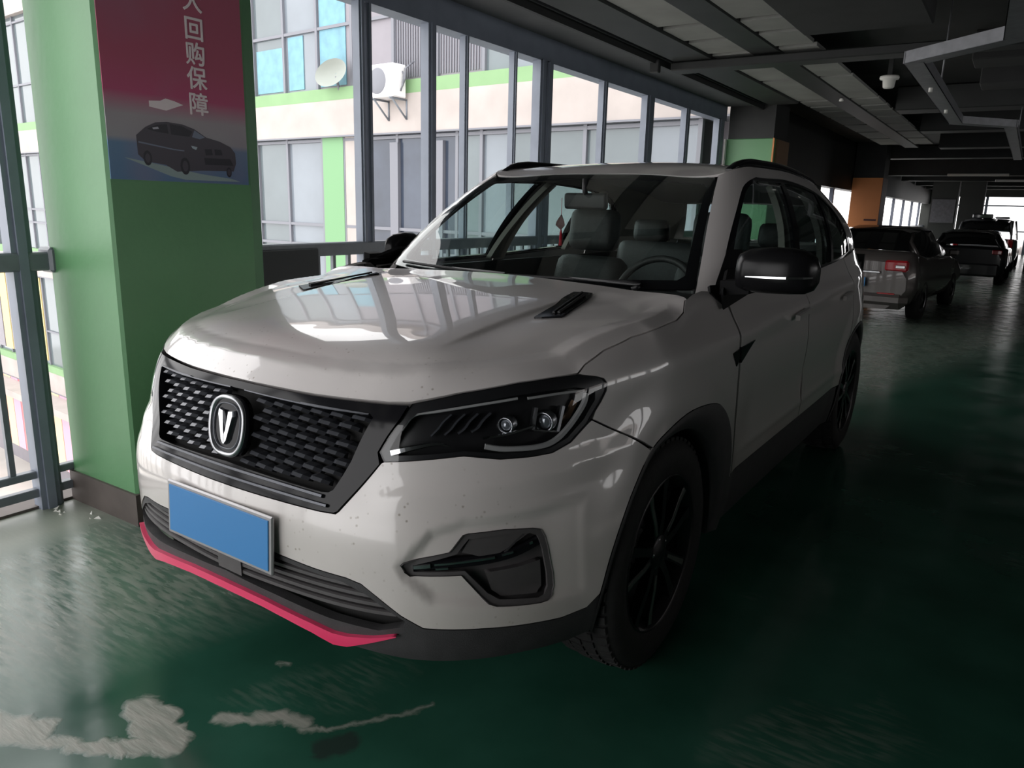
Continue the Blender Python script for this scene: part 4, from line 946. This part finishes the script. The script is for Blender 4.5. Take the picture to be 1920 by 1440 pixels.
chars = [('大', 2.215), ('回', 2.103), ('购', 2.003), ('保', 1.905), ('障', 1.800)]
def text(s_, loc, size, m_, parent, rot, name, ext=.0006, bold=.0016):
    cu = bpy.data.curves.new(name, 'FONT'); cu.body = s_; cu.size = size; cu.extrude = ext; cu.align_x = 'CENTER'; cu.align_y = 'CENTER'; cu.offset = 0
    o = bpy.data.objects.new(name, cu); COL.objects.link(o); dg = bpy.context.evaluated_depsgraph_get(); dg.update()
    me = bpy.data.meshes.new_from_object(o.evaluated_get(dg)); bpy.data.objects.remove(o)
    V0 = [tuple(v.co) for v in me.vertices]; F0 = [tuple(p.vertices) for p in me.polygons]; mb = MB()
    for k_, (dx, dy) in enumerate(((0, 0), (-bold, 0), (bold, 0), (0, bold), (0, -bold))): mb.add([(a+dx, b+dy, c-k_*.00022) for a, b, c in V0], F0)
    me = mb.mesh(name); me.materials.clear(); me.materials.append(m_)
    q = link(name, me, parent); q.location = loc; q.rotation_euler = rot; return q
for ch, z in chars:
    text(ch, (.0062, .105, z), .098, ink, bn, (math.pi/2, 0, math.pi/2), 'character')
def flat(name, pts, m_, x=.0048, parent=bn, **k):
    mb = MB(); mb.prism(pts, 0, x-.0006, x); return mb.build(name, m_, parent, **k)
pc = {k: mat('print_'+k, hx(*v), .4) for k, v in dict(body=(74, 70, 80), dark=(40, 40, 50), win=(120, 130, 150), pale=(176, 190, 200), road=(150, 170, 170), light=(190, 190, 200)).items()}
flat('printed_road', [(-.25,1.565),(-.05,1.50),(.02,1.488),(.30,1.49),(.25,1.502),(.10,1.515),(-.1,1.545)], pc['road'], .0046)
flat('printed_car', [(-.192,1.655),(-.150,1.690),(-.105,1.712),(-.053,1.719),(.02,1.716),(.075,1.702),(.132,1.672),(.20,1.660),(.255,1.640),(.278,1.615),(.280,1.570),(.265,1.535),(.10,1.530),(-.02,1.520),(-.07,1.545),(-.16,1.555),(-.19,1.580)], pc['body'], .005)
flat('printed_window', [(-.145,1.683),(-.10,1.703),(-.053,1.710),(-.048,1.672),(-.10,1.675)], pc['dark'], .0056)
flat('printed_window', [(-.040,1.712),(.015,1.709),(.065,1.690),(.05,1.668),(-.035,1.670)], pc['dark'], .0056)
flat('printed_window', [(.075,1.697),(.125,1.672),(.100,1.662),(.062,1.668)], pc['win'], .0058)
flat('printed_shine', [(-.12,1.690),(-.095,1.696),(-.09,1.688),(-.115,1.684)], pc['light'], .0062)
flat('printed_shine', [(-.185,1.632),(-.03,1.613),(.02,1.610),(.02,1.606),(-.03,1.608),(-.185,1.626)], pc['win'], .0056)
for (y, z, r_) in ((-.150, 1.568, .030), (.020, 1.545, .036), (.240, 1.530, .022)):
    flat('printed_wheel', [(y+r_*.62*math.cos(t), z+r_*math.sin(t)) for t in [2*math.pi*k/16 for k in range(16)]], pc['dark'], .0056)
    flat('printed_rim', [(y+r_*.38*math.cos(t), z+r_*.62*math.sin(t)) for t in [2*math.pi*k/12 for k in range(12)]], pc['body'], .0060)
flat('printed_lamp', [(.055,1.632),(.085,1.628),(.078,1.616),(.060,1.622)], pc['pale'], .0056)
flat('printed_grille', [(.120,1.622),(.155,1.625),(.160,1.600),(.125,1.596)], pc['dark'], .0056); flat('printed_grille', [(.170,1.625),(.205,1.625),(.210,1.602),(.172,1.600)], pc['dark'], .0056)
flat('printed_bumper', [(.115,1.585),(.25,1.588),(.265,1.560),(.12,1.556)], pc['dark'], .0056)
flat('printed_tag', [(-.125,1.772),(-.125,1.795),(-.075,1.800),(-.05,1.812),(-.01,1.806),(.030,1.795),(-.01,1.780),(-.05,1.764)], ink, .0048)
# --- far green column with dark head
c2 = empty('column', (-1.50, 8.95, 0), label='green column with a dark top behind the SUV roof, at the end of the openings', cat='column')
MB().bbox(-.34, .30, -.35, .35, 0, 2.38, .01).build('shaft', M['green_wall'], c2); MB().box(-.32, .29, -.34, .34, 2.38, ZC).build('column_head', M['duct'], c2)
MB().box(.30, .33, -.25, .33, 1.9, 2.37).build('brown_panel', M['brown'], c2)
MB().box(-.365, -.345, -.37, -.34, 1.9, 2.38).build('edge_strip', M['white_plastic'], c2); MB().box(.29, .31, -.37, -.345, 1.9, 2.38).build('edge_strip', M['orange'], c2)
# orange column etc. deeper in the hall
c3 = empty('column', (-1.39, 17.85, 0), label='orange painted column with a maroon side, above the parked sedan', cat='column')
MB().box(-.34, .30, -.35, .35, 0, 2.26).build('shaft', M['orange'], c3); MB().box(.30, .31, -.35, .35, 0, 2.26).build('side_panel', M['maroon'], c3); MB().box(-.33, .30, -.34, .34, 2.26, ZC).build('column_head', M['duct'], c3)
MB().box(.0, .26, -.36, -.35, 1.30, 1.34).build('mark', M['maroon'], c3)
for x, y, w_, lb, mm in ((-.55, 27.5, .38, 'grey column with a notice board between the bright windows', 'dark_wall'), (.28, 26.5, .33, 'dark grey column left of the bright far opening', 'dark_wall'), (2.25, 24, .35, 'dark column at the right side of the far opening', 'dark_wall')):
    c = empty('column', (x, y, 0), label=lb, cat='column'); MB().box(-w_, w_, -.35, .35, 0, ZC).build('shaft', M[mm], c)
    if mm and x == -.55: MB().box(-w_*.9, w_*.9, -.38, -.35, 1.25, 2.0).build('notice_board', M['tray'], c)
for x, y in ((3.6, 5.2), (3.6, 14.2), (6.5, 9)): pass
# ceiling build-up: pale boards between dark ducts
cp = empty('ceiling_boards', (0, 0, 2.80), label='two rows of pale grey ceiling boards between dark ducts', cat='ceiling boards')
rows_ = (((-.90, -.555), (-6.5,-5.2,-3.9,-2.6,-1.3,0,1.3,2.6,3.95,4.515,5.12,5.57,6.76,8.48,9.05,9.6,10.4,11.4,12.6,13.9,15.3)), ((-.285, .03), (-6.5,-5.2,-3.9,-2.6,-1.3,0,1.3,2.6,3.95,4.43,5.04,5.50,6.70,8.43,9.10,9.6,10.4,11.4,12.6,13.9,15.3)))
for (x0, x1), ys in rows_:
    for a, b2 in zip(ys[:-1], ys[1:]): MB().box(x0, x1, a+.055, b2-.055, 0, .03).build('board', M['ceil_panel'], cp)
def solo(name, box, m_, label, cat, **k): return MB().bbox(*box, .01).build(name, m_, label=label, cat=cat, **k)
solo('duct', (-1.28, -.905, YB+.1, 8.5, 2.78, 3.0), M['duct'], 'wide dark duct along the ceiling beside the window beam', 'duct')
solo('duct', (-.55, -.29, YB+.1, 16, 2.79, 3.0), M['duct'], 'dark duct between the two rows of pale ceiling boards', 'duct')
solo('duct', (.04, .95, YB+.1, 4.6, 2.78, 3.0), M['ceiling'], 'broad black duct right of the ceiling boards, nearest the camera', 'duct')
solo('cross_beam', (-1.3, 8.9, 5.17, 5.40, 2.70, 2.775), M['duct'], 'thin dark beam crossing under the ceiling boards', 'beam')
for k, y in enumerate((9.35, 12.2, 15.6, 18.6, 22.0, 25.5, 29.5, 33)):
    solo('ceiling_beam', ((-1.70 if k > 2 else .10), 8.9, y, y+.45, 2.52 if k > 3 else 2.75, 3.04), M['duct'], ['dark cross beam just past the smoke detector', 'second dark cross beam in the ceiling', 'third dark cross beam in the ceiling', 'dark cross beam over the orange column', 'dark cross beam past the orange column', 'dark cross beam before the far columns', 'dark cross beam over the grey van', 'last dark cross beam before the far opening'][k], 'beam')
for k, y in enumerate((6.3, 7.8)):
    solo('ceiling_beam', (1.1, 8.9, y, y+.5, 2.80, 3.05), M['ceiling'], ['faint dark beam behind the metal tray', 'faint dark beam past the metal tray'][k], 'beam')
# small fixtures
pj = MB().bbox(-.045, .045, -.03, .03, -.06, .06, .008).build('junction_box', M['duct'], label='small dark junction box on the beam over the openings', cat='junction box'); pj.location = (-1.38, 5.0, 2.72)
sd = empty('smoke_detector', (.40, 6.6, 2.70), label='round white smoke detector under the dark ceiling', cat='smoke detector')
mb = MB(); mb.lathe([(.05, .001), (.05, .085), (.035, .09), (.02, .085), (.015, .06), (-.05, .052), (-.06, .045), (-.062, .001)], axis=2, n=28); mb.build('detector_body', M['white_plastic'], sd); MB().box(-.02, .02, -.02, .02, .05, .30).build('mount', M['duct'], sd)
for (x, y, z, l) in ((-.36, 8.3, 2.79, 'tiny white spotlight on the duct, left of the smoke detector'),):
    mb = MB(); mb.lathe([(0, .02), (-.03, .028), (-.032, .001)], axis=2, n=16); o = mb.build('spotlight', M['white_plastic'], label=l, cat='spotlight'); o.location = (x, y, z)
# bent galvanised cable tray
tr = empty('cable_tray', (0, 0, 2.30), label='bent galvanised steel cable tray hanging at the upper right', cat='cable tray')
path = [(1.60, 1.2), (1.53, 2.83), (1.02, 3.30), (1.02, 6.75), (1.46, 7.25), (1.50, 12.2)]
for k, (a, b2) in enumerate(zip(path[:-1], path[1:])):
    a, b2 = Vector((*a, 0)), Vector((*b2, 0)); d = (b2-a).normalized(); n = Vector((-d.y, d.x, 0)); w2 = .055
    a = a-d*.03; b2 = b2+d*.03
    z0 = -.001*k
    mb = MB()
    for o0, o1, za, zb_ in ((-w2, w2, 0, .004), (-w2, -w2+.004, 0, .07), (w2-.004, w2, 0, .07)):
        V = [p+n*o+Vector((0, 0, z+z0)) for z in (za, zb_) for p in (a, b2) for o in (o0, o1)]
        mb.add(V, [(0,1,3,2),(4,6,7,5),(0,4,5,1),(2,3,7,6),(0,2,6,4),(1,5,7,3)])
    mb.build('tray_section', M['tray'], tr)
for x, y in ((1.02, 4.3), (1.02, 5.6)):
    mb = MB(); mb.tube([(x, y, -.03), (x, y, .02)], .014, 8); mb.build('clamp', M['white_plastic'], tr)
for x, y in ((1.54, 2.0), (1.02, 4.9), (1.49, 9.5)):
    mb = MB(); mb.tube([(x, y, .0), (x, y, .70)], .006, 6); mb.build('hanger_rod', M['tray'], tr)
for k, (x, y, l) in enumerate(((.62, 20.2, 1.3), (1.5, 23.5, 1.2))):
    o = MB().bbox(-l/2, l/2, -.03, .03, -.03, .03, .008).build('strip_light', M['white_plastic'], label=['unlit white tube light nearest, over the dark hatchback', 'unlit white tube light farther back, near the bright opening'][k], cat='light'); o.location = (x, y, 2.45); MB().box(-.01, .01, -.01, .01, .03, .60).build('hanger', M['duct'], o)
# ================= the building across the courtyard =================
M['concrete'] = mat('stained_concrete', hx(176, 168, 164), .8, noise=.10, nscale=1.4, bump=.1, bscale=8)
M['green_band'] = mat('green_band_paint', hx(128, 162, 118), .7, noise=.06, nscale=2)
M['pane'] = mat('window_pane', hx(104, 114, 118), .1, spec=.6, noise=.10, nscale=.7)
M['pane_b'] = mat('window_pane_bluish', hx(122, 130, 138), .1, spec=.6, noise=.10, nscale=.9)
M['pane_dark'] = mat('window_pane_dark', hx(62, 70, 84), .1, spec=.6, noise=.3, nscale=.8)
M['curtain'] = mat('pane_with_curtain', hx(135, 131, 138), .5, noise=.05, nscale=3)
M['mull'] = mat('grey_window_frame', hx(120, 122, 130), .5)
M['blue'] = mat('cyan_poster', hx(110, 156, 172), .5, noise=.15, nscale=4)
M['ac_white'] = mat('ac_white', hx(236, 234, 236), .5)
M['bright_green'] = mat('bright_green_pilaster', hx(116, 160, 116), .6)
ob = empty('building', (-2.8, 9.414, 0), math.radians(180-4.77), label='pale office building with green band and window rows across the courtyard', cat='building')
def fbx(name, t0, t1, z0, z1, d0, d1, m_, parent=ob, **k):
    # local x runs leftwards along the facade, local +y points back into the hall's side... depth d towards the viewer
    return MB().box(t0, t1, d0, d1, z0, z1).build(name, m_, parent, **k)
T0, T1 = -1.0, 40.0
levels = [(-9.8, -5.6), (-5.6, -1.42), (-1.42, 2.78), (2.78, 7.1)]
for z in (-5.62, -1.42, 2.78):
    fbx('floor_band', T0, T1, z, z+.71, -.6, .12, M['concrete']); fbx('green_band', T0, T1, z+.71, z+.96, -.6, .10, M['green_band'])
    fbx('drip_edge', T0, T1, z-.03, z, -.5, .14, M['mull'])
fbx('parapet', T0, T1, 7.1, 7.5, -.6, .15, M['concrete'])
fbx('back_wall', T0, T1, -9.8, 7.1, -.9, -.6, M['curtain'])
ts = [-.3,.6,1.73,3.33,3.97,4.57,5.43,6.18,7.81,8.53,9.79,10.95,12.1,13.25,14.4,15.55,16.7,17.85,19,20.15,21.3,22.4,23.5,24.6,25.7,26.8,28,29.2,30.4]
tu = [-.3,.9,2.1,3.3,3.95,5.1,6.28,7.51,8.63,9.79,10.95,12.1,13.25,14.4,15.55,16.7,17.85,19,20.15,21.3,22.4,23.4,24.5,25.6,26.8,28,29.2,30.4]
def storey(z0, z1, tt, trs, kind):
    for i, (a, b2) in enumerate(zip(tt[:-1], tt[1:])):
        mm = M['pane'] if (i*7+kind) % 3 else M['pane_b']
        if kind == 0 and a in (6.18, 4.57, 5.43): mm = M['pane_dark']
        if kind == 1 and 3.9 < a < 7.6: mm = M['curtain']
        w = fbx('window', a, b2, z0, z1, -.06, -.03, mm)
    for a in tt: fbx('window_frame', a-.035, a+.035, z0, z1, -.05, .03, M['mull'])
    for z in trs: fbx('window_frame', tt[0], tt[-1], z-.03, z+.03, -.045, .025, M['mull'])
storey(-.46, 2.78, ts, (.45, .90, 2.70), 0); storey(3.74, 7.1, tu, (4.96, 6.9), 1); storey(-4.66, -1.42, tu, (-3.4,), 2)
# pilaster, door frame, posters
fbx('pilaster', 7.82, 8.50, -.46, 2.78, -.03, .04, M['bright_green'])
fbx('pilaster', 7.30, 7.80, -.46, 2.78, -.03, .02, M['concrete'])
for a, b2 in ((6.33, 6.18), (5.07, 5.16), (4.95, 4.99)): fbx('door_frame', min(a, b2)-.04, max(a, b2)+.04, -.4, 2.6, -.03, .05, M['mull'])
for k, (a, b2, z0, z1) in enumerate(((9.86, 10.85, 3.80, 4.72), (9.13, 9.66, 3.80, 4.90), (7.72, 8.56, 3.80, 5.95))):
    fbx('poster', a, b2, z0, z1, -.025, -.01, M['blue'])
mb = MB()
for k in range(34): mb.box(4.02+k*.067, 4.045+k*.067, -.025, -.005, 3.80, 4.90)
mb.build('curtain_folds', M['mull'], ob, kind='stuff')
# lower shop level, yellow and pink hoardings, seen through the railing
for k in range(10):
    a = 22.4+k*.75; fbx('hoarding', a, a+.70, -8.6, -5.65, -.02, .10, [mat('red_hoarding', hx(225, 130, 130), .6), mat('pink_hoarding', hx(240, 170, 190), .6), mat('sand_hoarding', hx(226, 206, 170), .6)][k % 3] if k < 3 else bpy.data.materials[['red_hoarding', 'pink_hoarding', 'sand_hoarding'][k % 3]])
for k in range(7):
    a = 24.6+k*.8; fbx('hoarding', a, a+.7, -4.5, -1.5, -.02, .05, [mat('yellow_hoarding', hx(222, 200, 140), .6), M['curtain']][k % 2] if k < 1 else (bpy.data.materials['yellow_hoarding'] if k % 2 == 0 else M['curtain']))
fbx('awning', 20, 34, -6.0, -5.75, .1, .9, M['concrete'])
# air conditioner
ac = empty('air_conditioner', (0, 0, 0), math.radians(180-4.77), label='white outdoor air conditioner unit on brackets on the opposite facade', cat='air conditioner'); ac.location = (-2.8, 9.414, 0)
MB().bbox(5.73, 6.42, .20, .55, 3.38, 3.98, .02).build('casing', M['ac_white'], ac)
mb = MB(); mb.lathe([(0, .001), (.012, .22), (.0, .24)], (6.16, .551, 3.68), axis=1, n=28); mb.build('fan_grille', M['mull'], ac)
for t in (5.80, 6.30):
    mb = MB(); mb.tube([(t, .125, 3.36), (t, .58, 3.36)], .02, 6); mb.tube([(t, .125, 3.36), (t, .125, 3.0)], .02, 6); mb.tube([(t, .13, 3.01), (t, .50, 3.35)], .018, 6); mb.build('bracket', M['rail'], ac)
mb = MB(); mb.tube([(5.73, .3, 3.6), (5.66, .3, 3.72), (5.67, .28, 3.9), (5.62, .1, 4.05)], .02, 6); mb.tube([(5.73, .35, 3.5), (5.67, .35, 3.6), (5.69, .3, 3.8), (5.73, .3, 3.85)], .016, 6); mb.build('pipe', M['mull'], ac)
ds = empty('satellite_dish', (0, 0, 0), math.radians(180-4.77), label='pale oval satellite dish on the green band of the opposite facade', cat='dish'); ds.location = (-2.8, 9.414, 0)
mb = MB(); rings = []
for k_, d in ((1, .30), (.7, .22), (.35, .17), (.02, .155)): rings.append([(7.85+.50*k_*math.cos(t), d, 4.0+.26*k_*math.sin(t)+.05*k_*math.cos(t)*-1) for t in [2*math.pi*i/28 for i in range(28)]])
mb.loft(rings, cap=False); mb.build('reflector', mat('dish_grey', hx(150, 156, 150), .6), ds); mb = MB(); mb.tube([(7.85, .15, 3.95), (7.85, .05, 3.6)], .03, 6); mb.build('dish_arm', M['mull'], ds)
gd = MB().box(-60, -2.1, -30, 40, -10.0, -9.8).build('courtyard_ground', mat('courtyard_paving', hx(190, 186, 180), .8, noise=.1, nscale=.5), kind='structure')
MB().box(-2.4, -2.081, YB, 45, -9.8, -.25).build('lower_wall', M['concrete'], kind='structure')
MB().box(-2.4, 20, YB, 50, 3.36, 3.6).build('slab_above', M['concrete'], kind='structure')
# bright street outside the far end
MB().box(-2.4, 20, 36.3, 60, -.3, -.05).build('far_terrace', M['concrete'], kind='structure')

# ================= parked cars deeper in the hall =================
def small_car(name, loc, rz, label, prof, body, W, glass='dark_glass', wheels=(), rear=None, zb=.22):
    """prof: stations (y, z_belt, z_top, half width at the belt, half width at the top)"""
    root = empty(name, loc, rz, label=label, cat='car')
    mb = MB(); rings = []
    for y, zbelt, ztop, wb, wt in prof:
        e = .90 if y in (prof[0][0], prof[-1][0]) else 1
        pts = [(0, y, zb), (wb*.82*e, y, zb), (wb*.98*e, y, zb+.10), (W*e, y, zb+.30), (W*e*.99, y, (zb+zbelt)/2+.12), (wb*e, y, zbelt-.05), (wb*.94*e, y, zbelt), (wt*.6, y, zbelt+.012), (0, y, zbelt+.02)]
        rings.append(pts+[(-x, y_, z) for x, y_, z in pts[-2:0:-1]])
    # denser by spline along y
    A = np.array(rings); ys = A[:, 0, 1]; q = np.linspace(ys[0], ys[-1], 40); B = np.einsum('ij,jkl->ikl', spl_basis(ys, q), A)
    for i in range(len(q)): B[i, :, 1] = q[i]
    def hide(P): return P
    mb.loft([hide(list(map(tuple, r))) for r in B][::-1]); bd = mb.build('body', body, root)
    # glasshouse
    G = [p for p in prof if p[2] > p[1]+.02]; y0 = G[0][0]; y1 = G[-1][0]
    mb = MB(); rings = []
    for y, zbelt, ztop, wb, wt in G:
        k = (ztop-zbelt); pts = [(0, y, ztop+.0), (wt*.7, y, ztop-.01), (wt, y, ztop-.06*min(1, k*2)), (wb*.93-(wb*.93-wt)*.3, y, zbelt+k*.4), (wb*.94, y, zbelt-.02)]
        rings.append(pts[::-1]+[(-x, y_, z) for x, y_, z in pts[1:]])
    mb.loft(rings, closed=False, cap=False); mb.build('window_glass', M['side_glass2'], root)
    mb = MB(); rings = []
    for y, zbelt, ztop, wb, wt in G[1:-1]:
        pts = [(wt*1.01, y, ztop-.055), (wt*.7, y, ztop+.004), (0, y, ztop+.012), (-wt*.7, y, ztop+.004), (-wt*1.01, y, ztop-.055)]; rings.append(pts)
    mb.loft(rings, closed=False, cap=False); mb.build('roof', body, root)
    for sx in (-1, 1):
        for i in (0, len(G)-2):
            a, b2 = G[i], G[i+1]; mb = MB(); mb.tube([(sx*a[3]*.93, a[0], a[1]), (sx*(a[4]+b2[4])/2*1.05, (a[0]+b2[0])/2, (a[2]+b2[2])/2-.03 if i == 0 else (a[2]+b2[2])/2-.05), (sx*b2[4]*1.0, b2[0], b2[2]-.05)] if i == 0 else [(sx*a[4], a[0], a[2]-.05), (sx*b2[3]*.93, b2[0], b2[1])], .03, 6); mb.build('pillar', body, root)
    for y in wheels:
        for sx in (-1, 1):
            mb = MB(); mb.lathe([(0, .12), (sx*-.19, .30), (sx*-.20, .31), (sx*-.02, .31), (0, .29), (sx*-.01, .21)], (sx*(W+.005), y, .31), n=28); wl = mb.build('wheel', M['tyre'], root)
            mb = MB(); mb.lathe([(sx*-.01, .215), (sx*-.04, .19), (sx*-.02, .05), (0, .001)], (sx*(W+.006), y, .31), n=10, smooth=False); mb.build('rim', M['satin_metal'], wl)
    root.scale = (.87, .87, .87); return root
M['side_glass2'] = mat('dark_car_window', (.012, .013, .014), .08, spec=.8)
M['taupe'] = mat('taupe_metallic', (.10, .088, .084), .35, metal=.3, coat=1)
M['blackcar'] = mat('charcoal_car_paint', (.018, .020, .022), .3, coat=1)
M['silver'] = mat('silver_van_paint', (.38, .40, .42), .35, metal=.3, coat=.6)
M['tail_red'] = mat('tail_lamp_red', (.35, .012, .02), .15, coat=1)
sed = small_car('sedan', (-.16, 9.3, 0), math.radians(-5), 'taupe sedan with red tail lamps parked nose away behind the SUV', [(0,.93,.93,.74,.5),(.10,1.04,1.04,.80,.6),(.45,1.06,1.06,.83,.62),(.62,1.05,1.10,.84,.60),(1.15,1.0,1.40,.86,.58),(1.75,.98,1.46,.87,.60),(2.5,.97,1.45,.87,.60),(3.05,.96,1.22,.87,.62),(3.35,.95,1.0,.86,.6),(3.9,.90,.90,.84,.5),(4.4,.78,.78,.76,.5),(4.62,.62,.62,.62,.4)], M['taupe'], .89, wheels=(1.0, 3.68))
for sx in (-1, 1):
    tl = MB(); tl.bbox(min(sx*.46, sx*.80), max(sx*.46, sx*.80), -.02, .14, .80, .97, .03).build('tail_lamp', M['tail_red'], sed)
    MB().bbox(min(sx*.66, sx*.78), max(sx*.66, sx*.78), -.035, .0, .84, .92, .008).build('clear_lamp', M['chrome'], tl) if False else None
    t2 = MB().bbox(min(sx*.62, sx*.76), max(sx*.62, sx*.76), -.030, .02, .85, .90, .008).build('clear_lamp', M['chrome'], sed)
    MB().bbox(min(sx*.40, sx*.66), max(sx*.40, sx*.66), -.01, .06, .42, .47, .008).build('reflector', M['tail_red'], sed)
MB().bbox(-.42, .42, -.03, .02, .76, .80, .01).build('trunk_trim', M['chrome'], sed); MB().bbox(-.84, .84, -.05, .30, .22, .52, .11).build('rear_bumper', M['taupe'], sed)
MB().bbox(-.23, .23, -.075, -.055, .55, .69, .006).build('number_plate', M['plate_blue'], sed)
for sx in (-1, 1): MB().bbox(min(sx*.84, sx*1.0), max(sx*.84, sx*1.0), 3.0, 3.12, .96, 1.08, .03).build('door_mirror', M['taupe'], sed)
sed.scale = (.87, .87, .87)
hat = small_car('hatchback', (.74, 17.6, 0), math.radians(-2), 'black hatchback seen from behind, right of the sedan', [(0,.95,.95,.78,.6),(.08,1.0,1.12,.80,.60),(.35,1.0,1.40,.84,.58),(.9,.99,1.47,.85,.60),(1.8,.97,1.46,.86,.60),(2.5,.96,1.30,.86,.60),(2.95,.95,1.0,.85,.6),(3.5,.88,.88,.82,.5),(3.95,.65,.65,.70,.4)], M['blackcar'], .87, wheels=(.75, 3.25))
hat.scale = (.87, .87, .79); MB().bbox(-.20, .20, -.05, .0, .40, .47, .01).build('bumper_trim', M['chrome'], hat); MB().bbox(-.78, .78, -.05, .08, .24, .58, .04).build('rear_bumper', M['blackcar'], hat)
for sx in (-1, 1): MB().bbox(min(sx*.58, sx*.80), max(sx*.58, sx*.80), -.02, .12, .84, .96, .02).build('tail_lamp', M['tail_red'], hat)
van = small_car('van', (.85, 23.2, 0), math.radians(-2), 'silver van with loaded roof behind the black hatchback', [(0,1.0,1.0,.80,.6),(.08,1.1,1.5,.84,.68),(.4,1.1,1.78,.86,.70),(1.5,1.08,1.86,.88,.72),(3.0,1.05,1.84,.88,.72),(3.6,1.02,1.4,.88,.70),(4.1,.95,.95,.84,.6),(4.5,.7,.7,.7,.4)], M['silver'], .92, wheels=(.85, 3.6))
van.scale = (.84, .87, .76)
for x0, x1, y0, h in ((-.45, .15, .5, .16), (.2, .62, .7, .08)): MB().bbox(x0, x1, y0, y0+1.2, 1.87, 1.87+h, .03).build('roof_load', M['blackcar'], van)
for sx in (-1, 1): MB().bbox(min(sx*.70, sx*.86), max(sx*.70, sx*.86), -.03, .05, .85, 1.15, .02).build('tail_lamp', M['tail_red'], van)
